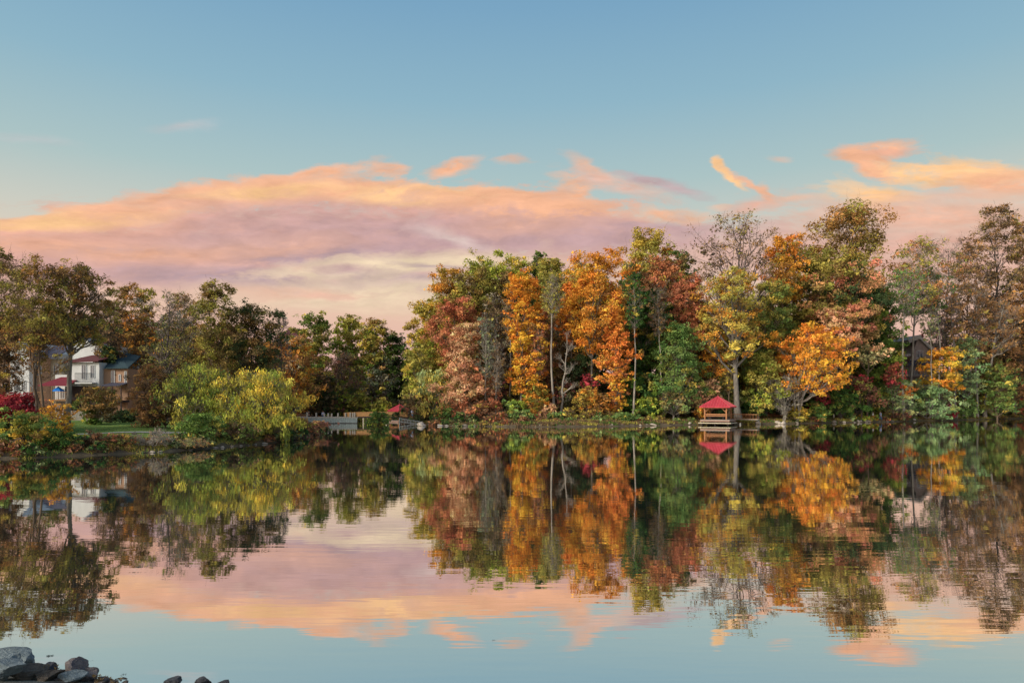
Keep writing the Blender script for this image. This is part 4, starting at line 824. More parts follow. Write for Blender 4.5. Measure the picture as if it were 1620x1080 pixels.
class Loc:
    """photo pixel -> metres in the frame of a thing whose foot stands at (px, D)"""
    def __init__(s, px, D, base=None):
        p = at(px, 620, D); s.D = D; s.x0 = p.x; s.z0 = gz(p.x, D) if base is None else base; s.px = px
    def X(s, px): return at(px, 620, s.D).x - s.x0
    def Z(s, py): return at(s.px, py, s.D).z - s.z0
def window(root, x0, x1, z0, z1, y, fm=None, name='window', bars=1):
    w = MB(); t = .07; fm = fm or WHITE
    w.box(x0, x1, y - .06, y + .02, z0, z0 + t).box(x0, x1, y - .06, y + .02, z1 - t, z1).box(x0, x0 + t, y - .06, y + .02, z0 + t, z1 - t).box(x1 - t, x1, y - .06, y + .02, z0 + t, z1 - t)
    if bars: w.box((x0 + x1) / 2 - .025, (x0 + x1) / 2 + .025, y - .05, y + .01, z0 + t, z1 - t)
    f = w.build(name, fm, root); MB().box(x0 + t, x1 - t, y - .035, y - .015, z0 + t, z1 - t).build('pane', GLASS, f); return f
def railing(root, x0, x1, y, z0, z1, mat, step=.14, name='railing', t=.05):
    w = MB(); w.box(x0, x1, y - t / 2, y + t / 2, z1 - .07, z1).box(x0, x1, y - t / 2, y + t / 2, z0, z0 + .06); n = max(1, int((x1 - x0) / step))
    for i in range(n + 1):
        x = x0 + (x1 - x0 - .03) * i / n; w.box(x, x + .03, y - .014, y + .014, z0 + .06, z1 - .07)
    return w.build(name, mat, root)
# --- white townhouse with red shed roof
c = Loc(132, 95); r = thing('townhouse', 'white townhouse with red roofs, balcony and maroon awning behind the big oak', 'house', (c.x0, 95, c.z0))
X, Z = c.X, c.Z
b = MB(); b.box(X(107), X(157), 0, 6, -1, Z(573)); b.box(X(70), X(136), 5.4, 14, -1, Z(541)); b.prism([(X(70), 5.4, Z(541)), (X(92), 5.4, Z(527)), (X(110), 5.4, Z(541))], (0, 8.6, 0)); b.box(X(76), X(107), 1.5, 5.4, -1, Z(592)).build('wall', WHITE, r)
MB().prism([(X(104), -.5, Z(574)), (X(159), -.5, Z(572)), (X(156), 4.8, Z(560)), (X(112), 4.8, Z(560))], (0, 0, .18)).build('roof', REDROOF, r)
MB().prism([(X(107), 5.0, Z(539.5)), (X(138), 5.0, Z(539.5)), (X(132), 8, Z(532)), (X(110), 8, Z(532))], (0, 0, .15)).build('dormer_roof', REDROOF, r)
for a, d in ((112, 120), (122.5, 131)): window(r, X(a), X(d), Z(557), Z(542), 5.38)
door = window(r, X(129), X(137), Z(600), Z(576), -.02, name='balcony_door'); window(r, X(143), X(150), Z(598), Z(577), -.02)
MB().box(X(104), X(157.2), -.14, -.02, -1, Z(611)).build('wall_shade', DKW, r)  # added dark panel, its colour stands in for the shade below the balcony
bl = MB().box(X(127), X(154), -1.2, 0, Z(607), Z(605)).build('balcony', WHITE, r); railing(bl, X(127), X(154), -1.18, Z(605), Z(590.5), DARKM, .13)
MB().prism([(X(79), -2.4, Z(611)), (X(127), -2.4, Z(611)), (X(118), -.02 + 1.4, Z(597)), (X(86), 1.4, Z(597))], (0, 0, .12)).build('awning', MAROON, r)
d = MB().box(X(66), X(126), -2.6, 1.4, Z(634), Z(632))
for px in (68, 84, 100, 124): d.box(X(px), X(px) + .14, -2.5, -2.36, 0, Z(634)).box(X(px), X(px) + .1, -2.5, -2.4, Z(632), Z(612))
dk = d.build('deck', WOOD, r); railing(dk, X(66), X(92), -2.45, Z(632), Z(620), WOOD, .16, t=.06); railing(dk, X(108), X(126), -2.45, Z(632), Z(620), WOOD, .16, t=.06)
window(r, X(84), X(92), Z(630), Z(614), 1.47, name='patio_door'); window(r, X(96), X(103), Z(630), Z(614), 1.47)
MB().box(X(134), X(138), 6.5, 7.6, Z(545), Z(536)).build('chimney', BRICK, r)
u = thing('parasol', 'bright blue garden parasol on the townhouse deck under the maroon awning', 'parasol', (c.x0 + X(106), 93.2, c.z0 + Z(632)))
MB().bar((0, 0, 0), (0, 0, 1.75), .03).build('pole', DARKM, u); MB().bar((0, 0, 1.15), (0, 0, 1.8), .85, .03, 8).build('canopy', BLUEC, u)
# --- brick townhouse with slate roof
c = Loc(178, 96); r = thing('townhouse', 'brick townhouse with dark blue slate roof, rightmost of the houses on the left bank', 'house', (c.x0, 96, c.z0)); X, Z = c.X, c.Z
MB().box(X(157.5), X(202), 0, 8, -1, Z(583)).build('wall', BRICK, r); pass
MB().prism([(X(169), -.5, Z(583.5)), (X(206), -.5, Z(583)), (X(186), 6, Z(560)), (X(143), 6, Z(552.5))], (0, 0, .16)).build('roof', SLATE, r)
MB().prism([(X(157.5), -.01, Z(583)), (X(171), -.01, Z(583)), (X(146), 5.8, Z(554)), (X(146), 5.8, Z(583))], (-.1, .1, -.05)).build('gable', WHITE, r)
window(r, X(176), X(182), Z(606), Z(585.5), -.02, bars=0); window(r, X(188), X(191.5), Z(603), Z(592), -.02, bars=0); window(r, X(197), X(200.5), Z(606), Z(587), -.02, bars=0)
MB().prism([(X(175), -2.2, Z(611)), (X(206), -2.2, Z(611)), (X(203), -.1, Z(606.5)), (X(177), -.1, Z(606.5))], (0, 0, .12)).build('porch_roof', PURP, r)
d = MB().box(X(176), X(205), -2.2, -.05, Z(636), Z(633))
for px in (176, 190, 204): d.box(X(px), X(px) + .14, -2.1, -1.95, 0, Z(633)).box(X(px), X(px) + .12, -2.1, -1.98, Z(633), Z(611))
d.build('deck', DKW, r)
# --- purple roofed townhouse
c = Loc(75, 99); r = thing('townhouse', 'townhouse with purple grey slate roof and brick bay between its white neighbours', 'house', (c.x0, 99, c.z0)); X, Z = c.X, c.Z
MB().box(X(52), X(73), 0, 8, -1, Z(567)).build('wall', BRICK, r); MB().box(X(38), X(51.8), -.6, 8, -1, Z(560)).build('wall', WHITE, r); MB().box(X(73.2), X(90), 1, 8, -1, Z(567)).build('wall', BEIGE, r)
MB().prism([(X(52), -.8, Z(567)), (X(92), -.8, Z(567)), (X(84), 5, Z(544)), (X(52), 5, Z(544))], (0, 0, .16)).build('roof', PURP, r)
window(r, X(78), X(85), Z(592), Z(574), .98); window(r, X(41), X(48), Z(592), Z(576), -.62); window(r, X(57), X(66), Z(594), Z(578), -.02)
# --- leftmost townhouse
c = Loc(8, 98); r = thing('townhouse', 'leftmost townhouse, brick with a white stair tower, behind the crimson maple', 'house', (c.x0, 98, c.z0)); X, Z = c.X, c.Z
MB().box(X(-40), X(20), 0, 9, -1, Z(563)).build('wall', BRICK, r); MB().box(X(20.3), X(50), -.5, 9, -1, Z(556)).build('wall', WHITE, r)
MB().prism([(X(-42), -.8, Z(563)), (X(20), -.8, Z(563)), (X(14), 5, Z(540)), (X(-36), 5, Z(540))], (0, 0, .16)).build('roof', PURP, r); MB().prism([(X(20), -.7, Z(556)), (X(51), -.7, Z(556)), (X(35), -.7, Z(540))], (0, 9, 0)).build('gable', WHITE, r)
for a, d, e, f, y in ((26, 34, 618, 602, -.52), (26, 34, 590, 574, -.52), (38, 45, 618, 602, -.52), (4, 13, 592, 577, -.02), (-20, -10, 592, 577, -.02), (4, 13, 622, 606, -.02)): window(r, X(a), X(d), Z(e), Z(f), y)
dk = MB().box(X(14), X(48), -2.4, -.55, Z(632), Z(630)).build('deck', WOOD, r); railing(dk, X(14), X(48), -2.3, Z(630), Z(620), REDROOF, .16)
# --- garden fence
c = Loc(133, 81); f = thing('picket_fence', 'weathered grey board fence at the back of the lawn', 'fence', (c.x0, 81, c.z0)); X, Z = c.X, c.Z
w = MB(); x = X(110)
while x < X(157): w.box(x, x + .14, -.012, .012, .02, 1.15 + rs.rand() * .05); x += .165
w.build('board', GREYW, f); w = MB(); x = X(110)
while x < X(158): w.box(x, x + .1, .05, .15, -.2, 1.25); x += 2.1
w.build('post', GREYW, f); MB().box(X(110), X(157), .014, .05, .3, .38).box(X(110), X(157), .014, .05, .85, .93).build('rail', GREYW, f)
c = Loc(151, 75.5); p = MB().box(-.16, .16, -.12, .12, -.05, .62, .03).box(-.19, .19, -.15, .15, .62, .68, .01).build('utility_box', PWH); p.location = (c.x0, 75.5, c.z0); meta(p, 'small white box standing on the lawn before the board fence', 'utility box')
# --- houses on the wooded hill at right
c = Loc(1355, 150); r = thing('house', 'dark hillside house with a beige wall, seen between trees above the walkers', 'house', (c.x0, 150, c.z0)); X, Z = c.X, c.Z
MB().box(X(1320), X(1343), 0, 9, -2, Z(577)).build('wall', MAUVE, r); MB().box(X(1343.3), X(1390), -.6, 9, -2, Z(573)).build('wall', BEIGE, r)
MB().prism([(X(1318), -1, Z(579)), (X(1344), -1, Z(579)), (X(1344), 5, Z(562)), (X(1318), 5, Z(562))], (0, 0, .2)).build('roof', ROOFG, r); MB().prism([(X(1344.5), -1.4, Z(573.5)), (X(1393), -1.4, Z(573.5)), (X(1388), 5, Z(556)), (X(1344.5), 5, Z(556))], (0, 0, .2)).build('roof', ROOFG, r)
window(r, X(1327), X(1335), Z(598), Z(584), -.02); window(r, X(1352), X(1360), Z(590), Z(579), -.62); window(r, X(1370), X(1380), Z(590), Z(579), -.62)
bl = MB().box(X(1355), X(1396), -2.4, -.62, Z(602), Z(600)).build('deck', DKW, r); railing(bl, X(1355), X(1396), -2.3, Z(600), Z(593), DKW, .2)
c = Loc(1448, 152); r = thing('house', 'grey gabled hillside house with a railed porch left of the golden tree', 'house', (c.x0, 152, c.z0)); X, Z = c.X, c.Z
MB().box(X(1424), X(1478), 0, 10, -2, Z(570)).prism([(X(1440), .02, Z(570)), (X(1478), .02, Z(570)), (X(1478), .02, Z(556)), (X(1452), .02, Z(536))], (0, 8, 0)).build('wall', MAUVE, r)
MB().prism([(X(1433), -.8, Z(538)), (X(1452), -.8, Z(530)), (X(1482), -.8, Z(560)), (X(1480), -.8, Z(564)), (X(1452), -.8, Z(536)), (X(1436), -.8, Z(543))], (0, 9, 0)).build('roof', ROOFG, r)
MB().prism([(X(1416), -2.4, Z(579)), (X(1462), -2.4, Z(579)), (X(1458), -.05, Z(571)), (X(1420), -.05, Z(571))], (0, 0, .2)).build('porch_roof', PURP, r)
bl = MB().box(X(1416), X(1462), -2.4, -.05, Z(596), Z(594))
for px in (1417, 1431, 1446, 1460): bl.box(X(px), X(px) + .16, -2.3, -2.14, -2, Z(579))
bl = bl.build('porch', MAUVE, r); railing(bl, X(1417), X(1461), -2.36, Z(594), Z(586), PWH, .22)
window(r, X(1430), X(1440), Z(573.5), Z(560), -.02); window(r, X(1428), X(1436), Z(592), Z(581), -.02); window(r, X(1446), X(1456), Z(592), Z(581), -.02); window(r, X(1450), X(1460), Z(567), Z(554), 0)
c = Loc(1300, 156); r = thing('house', 'blue grey house wall glimpsed high in the wood above the pavilion', 'house', (at(1118, 620, 150).x, 150, gz(at(1118, 620, 150).x, 150)))
q = r.location; zt = at(1118, 540, 150).z - q.z
MB().box(-4.5, 4.5, 0, 8, -2, zt - 2).build('wall', MAUVE, r); MB().prism([(-5, -.8, zt - 2), (5, -.8, zt - 2), (5, 4, zt), (-5, 4, zt)], (0, 0, .2)).build('roof', ROOFG, r); window(r, -2.8, -1.4, zt - 4.4, zt - 2.8, -.02); window(r, .8, 2.2, zt - 4.4, zt - 2.8, -.02)
# --- distant red roofed block
c = Loc(457, 230); r = thing('apartment_building', 'distant building with a red hipped roof peeping over the trees by the pale tree tip', 'building', (c.x0, 230, c.z0)); X, Z = c.X, c.Z
MB().box(X(440), X(474), 0, 12, -1, Z(531)).build('wall', BEIGE, r); MB().prism([(X(438), -.6, Z(531)), (X(476), -.6, Z(531)), (X(470), 6, Z(519)), (X(448), 6, Z(519))], (0, 0, .3)).build('roof', REDROOF, r)
for k in range(5): window(r, X(443 + k * 6), X(446 + k * 6), Z(540), Z(533.5), -.02)
# --- pier
D = 121.5; c = Loc(520, D, 0.0); zd = 1.12
r = thing('pier', 'long grey timber pier with a weathered blue grey bulkhead', 'pier', (c.x0, D, 0)); X = c.X
MB().box(X(440), X(566), 0, 4.2, zd - .16, zd, .02).build('deck', GREYW, r); w = MB(); x = X(478)
while x < X(564): w.box(x, x + .33, .04, .12, .10, zd - .17); x += .35
w.build('bulkhead', BULK, r); MB().box(X(478), X(565), .12, .5, -.6, .12).build('footing', DKW, r)
for px in (485, 499.5, 512.5, 518.5, 524, 534, 546, 553.5, 557.5, 560.5): MB().box(-.13, .13, .25, .5, zd, zd + rs.uniform(.62, .84), .02).build('post', GREYW, r).location = (X(px), 0, 0)
# --- wooden bridge with solid railing
c = Loc(600, 122, 0.0); r = thing('footbridge', 'brown wooden footbridge with a close boarded railing beyond the pier', 'bridge', (c.x0, 122, 0)); X = c.X; xa, xb = X(544), X(646)
def bow(x): t = (x - xa) / (xb - xa); return 1.1 + .12 * 4 * t * (1 - t)
n = 26; V = [(xa + (xb - xa) * i / n) for i in range(n + 1)]
d = MB()
for a, b_ in zip(V[:-1], V[1:]): d.box(a, b_, 0, 2.4, bow(a) - .22, bow(a), 0)
d.build('deck', DKW, r)
for yy in (-.06, 2.44):
    w = MB(); x = xa + .02
    while x < xb - .14: w.box(x, x + .13, yy - .02, yy + .02, bow(x) + .02, bow(x) + .74); x += .165
    fr_ = w.build('railing', TANW, r); h_ = MB()
    for a, b_ in zip(V[:-1], V[1:]): h_.beam((a, yy, bow(a) + .78), (b_, yy, bow(b_) + .78), .12, .07)
    h_.build('handrail', TANW, fr_)
for px in (574.5, 611, 640): MB().box(-.1, .1, .05, .25, -1, 1.1).box(-.1, .1, 2.1, 2.3, -1, 1.1).build('pile', CREAM, r).location = (X(px), 0, 0)
# --- white picket ramp rail by the bridge end
c = Loc(650, 118, 0.0); r = thing('picket_railing', 'white picket railing sloping down beside the bridge end', 'railing', (c.x0, 118, .0)); X = c.X
x = X(632); k = 0; w = MB(); w2 = MB()
while x < X(668):
    t = (x - X(632)) / (X(668) - X(632)); z = 1.05 - .62 * t; w.box(x, x + .07, -.03, .03, z - .75, z)
    x += .27
w.build('picket', PWH, r); w2.beam((X(632), 0.05, 1.0), (X(668), .05, .38), .06, .08).beam((X(632), .05, .42), (X(668), .05, -.08), .06, .08).build('rail', PWH, r)
for px in (632, 650, 668): t = (px - 632) / 36; MB().box(-.06, .06, 0.06, .18, -.3, 1.12 - .62 * t).build('post', PWH, r).location = (X(px), 0, 0)
c = Loc(672, 121); r = thing('picket_railing', 'blue grey rail along the bank path right of the bridge', 'railing', (c.x0, 121, c.z0)); X = c.X; railing(r, X(655), X(692), 0, .15, .8, PWH, .3)
# --- pavilions with red metal roofs
SEAM = matte('red_seam', (.56, .10, .13), (.48, .08, .10), 2, .5)
def pavilion(label, x, y, zdeck, rz, s, he, hr, over, piles, name='pavilion'):
    r = thing(name, label, 'pavilion', (x, y, zdeck), rz); h = s / 2; e = h
    rf = MB(); cs = [(-e, -e), (e, -e), (e, e), (-e, e)]; vs = [rf.bm.verts.new((a, b, he)) for a, b in cs]; lo = [rf.bm.verts.new((a * .985, b * .985, he - .14)) for a, b in cs]; ap = rf.bm.verts.new((0, 0, he + hr))
    for i in range(4): rf.bm.faces.new((vs[i], vs[(i + 1) % 4], ap)); rf.bm.faces.new((lo[i], lo[(i + 1) % 4], vs[(i + 1) % 4], vs[i]))
    rf.bm.faces.new(lo[::-1])
    roof = rf.build('roof', REDM, r); sm = MB(); n = int(s / .42)
    for q in range(4):
        Rm = Matrix.Rotation(q * math.pi / 2, 3, 'Z')
        for i in range(1, n):
            a = -e + 2 * e * i / n; t = 1 - abs(a) / e; p0 = Rm @ Vector((a, -e, he + .02)); p1 = Rm @ Vector((a, -e * (1 - t), he + hr * t + .02)); sm.beam(p0, p1, .07, .07)
        sm.beam(Rm @ Vector((-e, -e, he + .01)), Vector((0, 0, he + hr + .02)), .10, .07)
    sm.build('seam', SEAM, roof); MB().bar((0, 0, he + hr - .05), (0, 0, he + hr + .16), .09, .03).build('finial', REDM, roof)
    pz = h - over
    for a, b in ((-1, -1), (1, -1), (1, 1), (-1, 1)):
        w = MB(); w.box(a * pz - .11, a * pz + .11, b * pz - .11, b * pz + .11, 0, he - .12, .015)
        w.beam((a * pz, b * (pz - .12), he - .85), (a * pz, b * (pz - .75), he - .2), .09, .1).beam((a * (pz - .12), b * pz, he - .85), (a * (pz - .75), b * pz, he - .2), .09, .1); w.build('post', ORW, r)
    w = MB()
    for q in range(4):
        Rm = Matrix.Rotation(q * math.pi / 2, 3, 'Z'); w.beam(Rm @ Vector((-pz, -pz, he - .17)), Rm @ Vector((pz, -pz, he - .17)), .12, .2)
    w.build('beam', ORW, r)
    for q in (0, 1, 3):
        Rm = Matrix.Rotation(q * math.pi / 2, 3, 'Z'); w = MB(); w.beam(Rm @ Vector((-pz + .1, -pz, .86)), Rm @ Vector((pz - .1, -pz, .86)), .08, .2)
        w.beam(Rm @ Vector((-pz + .1, -pz, .6)), Rm @ Vector((pz - .1, -pz, .6)), .04, .12); w.build('railing', ORW, r)
        MB().beam(Rm @ Vector((-pz + .3, -pz + .3, .44)), Rm @ Vector((pz - .3, -pz + .3, .44)), .38, .06).beam(Rm @ Vector((-pz + .5, -pz + .3, .2)), Rm @ Vector((-pz + .6, -pz + .3, .2)), .3, .4).beam(Rm @ Vector((pz - .6, -pz + .3, .2)), Rm @ Vector((pz - .5, -pz + .3, .2)), .3, .4).build('bench', DKW, r)
    d = h - .12
    fl = MB(); x_ = -d
    while x_ < d: fl.box(x_, x_ + .14, -d, d, -.07, 0); x_ += .155
    fl.build('deck', GREYW, r); MB().box(-d, d, -d + .02, -d + .12, -.33, -.08).box(-d, d, d - .12, d - .02, -.33, -.08).box(-d + .02, -d + .12, -d + .13, d - .13, -.33, -.08).box(d - .12, d - .02, -d + .13, d - .13, -.33, -.08).build('joist', matte('rust_wood', (.30, .20, .16), (.2, .13, .11), 6), r)
    MB().box(-d - .25, d + .25, -d - .28, -d + .0, -.62, -.5).box(-d - .25, -d + .0, -d + .01, d, -.62, -.5).box(d, d + .25, -d + .01, d, -.62, -.5).build('landing', CREAM, r)
    if piles:
        for a in (-1, 0, 1):
            for b in (-1, 1): MB().bar((a * (d - .3), b * (d - .3), -1.9), (a * (d - .3), b * (d - .3), -.34), .11).build('pile', DKW, r)
    return r
p = at(1138, 664, 113.5)
pavilion('red roofed wooden pavilion standing on its dock at the right bank', p.x, 114.2, .92, R(-30), 5.0, 2.12, 1.75, .75, True)
p = at(1172, 662, 116.5); w = thing('gangway', 'grey plank gangway from the pavilion to the bank path', 'gangway', (p.x, 117.0, .9), R(-34)); MB().box(-1.6, 3.2, -.7, .7, -.1, .02).build('deck', GREYW, w); railing(w, -1.4, 3.0, .66, .02, .85, ORW, .5); railing(w, -1.4, 3.0, -.66, .02, .85, ORW, .5)
p = at(632, 655, 131); pavilion('small far pavilion with a crimson roof behind the footbridge', p.x, 131, .32, R(-40), 3.3, 1.78, 1.25, .45, True)
# --- posts on the bank
for px, D, h, lab in ((1171, 114.5, .75, 'pale bollard on the path edge right of the pavilion'), (1319, 121 + shore_shift(1319), .8, 'cream white marker post by the path left of the walkers')):
    c = Loc(px, D); o = MB().bar((0, 0, -.1), (0, 0, h), .15, .13, 12).ball((0, 0, h), .13, (1, 1, .6)).build('marker_post', matte('cream_paint', (.72, .70, .60), (.6, .58, .5), 5)); o.location = (c.x0, D, c.z0); meta(o, lab, 'post')
# ------------------------------------------------------------------ people
def mcol(name, c): return matte(name, c, tuple(v * .85 for v in c), 9, .85)
SKIN = mcol('skin', (.50, .32, .24)); HAIR = mcol('dark_hair', (.05, .04, .035)); SHOE = mcol('shoe', (.08, .07, .07))
def skin_obj(name, joints, edges, radii, mat, parent, root=0):
    me = bpy.data.meshes.new(name); me.from_pydata(joints, edges, []); me.materials.append(mat)
    o = bpy.data.objects.new(name, me); COL.objects.link(o); o.parent = parent
    o.modifiers.new('skin', 'SKIN'); me.skin_vertices or None
    sv = me.skin_vertices[0].data if me.skin_vertices else None
    if sv is None: return o
    for i, q in enumerate(radii): sv[i].radius = (q, q) if not isinstance(q, tuple) else q
    sv[root].use_root = True; sb = o.modifiers.new('sub', 'SUBSURF'); sb.levels = 1; sb.render_levels = 1
    return o
def ensure_skin(me):
    b = bmesh.new(); b.from_mesh(me); b.verts.layers.skin.verify(); b.to_mesh(me); b.free()
def person(label, x, y, z, rz, h, shirt, trousers, stride=.0, hair=HAIR, armswing=.1):
    k = h / 1.75; r = thing('person', label, 'person', (x, y, z), rz)
    def sk(name, J, E, Rr, mat, root=0):
        me = bpy.data.meshes.new(name); me.from_pydata([tuple(c * k for c in j) for j in J], E, []); ensure_skin(me); me.materials.append(mat)
        o = bpy.data.objects.new(name, me); COL.objects.link(o); o.parent = r; o.modifiers.new('skin', 'SKIN')
        sv = me.skin_vertices[0].data
        for i, q in enumerate(Rr): sv[i].radius = (q * k, q * k) if not isinstance(q, tuple) else (q[0] * k, q[1] * k)
        sv[root].use_root = True; sb = o.modifiers.new('sub', 'SUBSURF'); sb.levels = 1; sb.render_levels = 1; return o
    s = stride
    J = [(0, 0, .95), (0, 0, 1.12), (0, 0, 1.36), (0, 0, 1.46), (0, .0, 1.54), (0, -.01, 1.64), (0, 0, 1.71)]; E = [(0, 1), (1, 2), (2, 3), (3, 4), (4, 5), (5, 6)]; Q = [(.15, .10), (.13, .09), (.15, .10), .055, .06, (.078, .095), .06]
    for sg, st in ((1, s), (-1, -s)):
        a = len(J); J += [(.09 * sg, 0, .88), (.10 * sg, st * .5 - .02, .48), (.10 * sg, st, .09), (.10 * sg, st - .16, .035)]; E += [(0, a), (a, a + 1), (a + 1, a + 2), (a + 2, a + 3)]; Q += [.085, .058, .04, .035]
        a = len(J); sw = -st * .6; J += [(.19 * sg, 0, 1.38), (.235 * sg, sw * .4, 1.12), (.245 * sg, sw - armswing, .88), (.245 * sg, sw - armswing - .02, .80)]; E += [(2, a), (a, a + 1), (a + 1, a + 2), (a + 2, a + 3)]; Q += [.052, .04, .026, (.03, .016)]
        for f in range(5):
            b = len(J); dx = (f - 2) * .016; ln = (.05, .075, .082, .076, .058)[f]
            if f == 0: J += [(.235 * sg - .0, sw - armswing - .055, .80), (.235 * sg, sw - armswing - .065, .765)]
            else: J += [(.245 * sg, sw - armswing - .02 + dx, .80 - ln * .55), (.24 * sg, sw - armswing - .03 + dx, .80 - ln)]
            E += [(a + 3, b), (b, b + 1)]; Q += [.009, .007]
    body = sk('body', J, E, Q, SKIN)
    J = [(0, 0, .97), (0, 0, 1.12), (0, 0, 1.36), (0, 0, 1.45)]; E = [(0, 1), (1, 2), (2, 3)]; Q = [(.168, .118), (.155, .11), (.172, .118), .075]
    for sg, st in ((1, s), (-1, -s)):
        a = len(J); sw = -st * .6; J += [(.19 * sg, 0, 1.385), (.235 * sg, sw * .4, 1.12), (.245 * sg, sw - armswing, .92)]; E += [(2, a), (a, a + 1), (a + 1, a + 2)]; Q += [.07, .054, .042]
    sk('shirt', J, E, Q, shirt)
    J = [(0, 0, .98), (0, 0, .9)]; E = [(0, 1)]; Q = [(.16, .11), (.15, .11)]
    for sg, st in ((1, s), (-1, -s)):
        a = len(J); J += [(.09 * sg, 0, .85), (.10 * sg, st * .5 - .02, .48), (.10 * sg, st, .12)]; E += [(1, a), (a, a + 1), (a + 1, a + 2)]; Q += [.098, .072, .058]
    sk('trousers', J, E, Q, trousers)
    MB().ball((0, .015 * k, 1.675 * k), .1 * k, (.9, 1.0, .9)).build('hair', hair, r, True)
    w = MB(); w.ball((0, -.092 * k, 1.625 * k), .018 * k).ball((.033 * k, -.078 * k, 1.65 * k), .011 * k).ball((-.033 * k, -.078 * k, 1.65 * k), .011 * k).ball((.0, -.083 * k, 1.585 * k), .014 * k, (1.6, .5, .5)).ball((.08 * k, 0, 1.635 * k), .02 * k).ball((-.08 * k, 0, 1.635 * k), .02 * k).build('face', SKIN, r, True)
    w = MB()
    for sg, st in ((1, s), (-1, -s)): w.ball((.10 * sg * k, (st - .08) * k, .045 * k), .055 * k, (.9, 2.2, .8))
    w.build('shoes', SHOE, r, True); return r
LB, WH, BL, DK = mcol('light_blue_cloth', (.36, .48, .72)), mcol('white_cloth', (.78, .80, .84)), mcol('denim', (.08, .16, .34)), mcol('dark_cloth', (.03, .035, .05))
def stand(label, px, D, *a, z=None, **k):
    if D > 110 and px > 1180: D += shore_shift(px)
    x = at(px, 650, D).x; return person(label, x, D, (gz(x, D) if z is None else z), *a, **k)
stand('person in a white shirt walking on the bank path, left of the two walkers', 1381, 118.5, R(80), 1.65, WH, DK, stride=.18)
stand('person in blue clothes walking on the bank path, right of the two walkers', 1393, 118.0, R(100), 1.78, LB, BL, stride=.2)
stand('person in light blue standing at the right end of the footbridge', 652, 120.2, R(150), 1.75, LB, mcol('pale_denim', (.20, .36, .62)), z=.9, stride=.08)
stand('person in dark clothes right beside the one in light blue at the bridge end', 647.5, 121.5, R(160), 1.7, DK, DK, z=.95)
stand('person in a white and blue top standing behind the pier posts', 511, 127.0, R(10), 1.65, mcol('blue_white_cloth', (.56, .62, .82)), BL, z=.55)
stand('person in black at the left end of the pier behind its first post', 488.5, 127.0, R(-20), 1.65, DK, DK, z=.55)
# ------------------------------------------------------------------ stones
def rock_mesh(seed, sub=3, rough=.06, cuts=9):
    rg = np.random.RandomState(seed); bm = bmesh.new()
    bmesh.ops.create_icosphere(bm, subdivisions=sub, radius=1)
    nrm = rg.randn(cuts, 3); nrm /= np.linalg.norm(nrm, axis=1, keepdims=True); dd = rg.uniform(.42, .8, cuts)
    k = rg.randn(6, 3) * 2.2; phs = rg.rand(6) * 6
    for v in bm.verts:
        p = np.array(v.co)
        for n_, d_ in zip(nrm, dd):
            t = p @ n_
            if t > d_: p = p - n_ * (t - d_) * .93
        q = sum(math.sin(p @ k[i] * (1 + i * .6) + phs[i]) / (1 + i * .6) for i in range(6))
        v.co = p * (1 + rough * q * .9) + rg.randn(3) * rough * .28
    me = bpy.data.meshes.new('stone'); bm.to_mesh(me); bm.free()
    me.polygons.foreach_set('use_smooth', [False] * len(me.polygons)); return me
def stone_mat(name, a, b, c=None):
    m, t, o = mat_new(name); n, l = t.nodes, t.links
    tc = n.new('ShaderNodeTexCoord'); z = n.new('ShaderNodeTexNoise'); z.inputs['Scale'].default_value = 1.6; z.inputs['Detail'].default_value = 9; z.inputs['Roughness'].default_value = .7; l.new(tc.outputs['Object'], z.inputs['Vector'])
    r = n.new('ShaderNodeValToRGB'); l.new(z.outputs['Fac'], r.inputs[0]); r.color_ramp.elements[0].position = .35; r.color_ramp.elements[0].color = (*b, 1); r.color_ramp.elements[1].position = .68; r.color_ramp.elements[1].color = (*a, 1)
    if c: e = r.color_ramp.elements.new(.52); e.color = (*c, 1)
    z2 = n.new('ShaderNodeTexNoise'); z2.inputs['Scale'].default_value = 5; z2.inputs['Detail'].default_value = 8; z2.inputs['Roughness'].default_value = .7; l.new(tc.outputs['Object'], z2.inputs['Vector'])
    bp = n.new('ShaderNodeBump'); bp.inputs['Strength'].default_value = .7; bp.inputs['Distance'].default_value = .3; l.new(z2.outputs['Fac'], bp.inputs['Height'])
    p = n.new('ShaderNodeBsdfPrincipled'); p.inputs['Roughness'].default_value = .8; g = n.new('ShaderNodeNewGeometry'); sp = n.new('ShaderNodeSeparateXYZ'); l.new(g.outputs['Position'], sp.inputs[0]); ad = n.new('ShaderNodeMath'); ad.operation = 'MULTIPLY_ADD'; l.new(z2.outputs['Fac'], ad.inputs[0]); ad.inputs[1].default_value = -.12; l.new(sp.outputs[2], ad.inputs[2])
    wr = n.new('ShaderNodeMapRange'); l.new(ad.outputs[0], wr.inputs[0]); wr.inputs[1].default_value = -.035; wr.inputs[2].default_value = .03; wr.inputs[3].default_value = .3; wr.inputs[4].default_value = 1
    vs = n.new('ShaderNodeVectorMath'); vs.operation = 'SCALE'; l.new(r.outputs[0], vs.inputs[0]); l.new(wr.outputs[0], vs.inputs['Scale']); l.new(vs.outputs[0], p.inputs['Base Color'])
    wq = n.new('ShaderNodeMapRange'); l.new(wr.outputs[0], wq.inputs[0]); wq.inputs[1].default_value = .3; wq.inputs[3].default_value = .25; wq.inputs[4].default_value = .85; l.new(wq.outputs[0], p.inputs['Roughness']); l.new(bp.outputs[0], p.inputs['Normal']); l.new(p.outputs[0], o.inputs[0]); return m
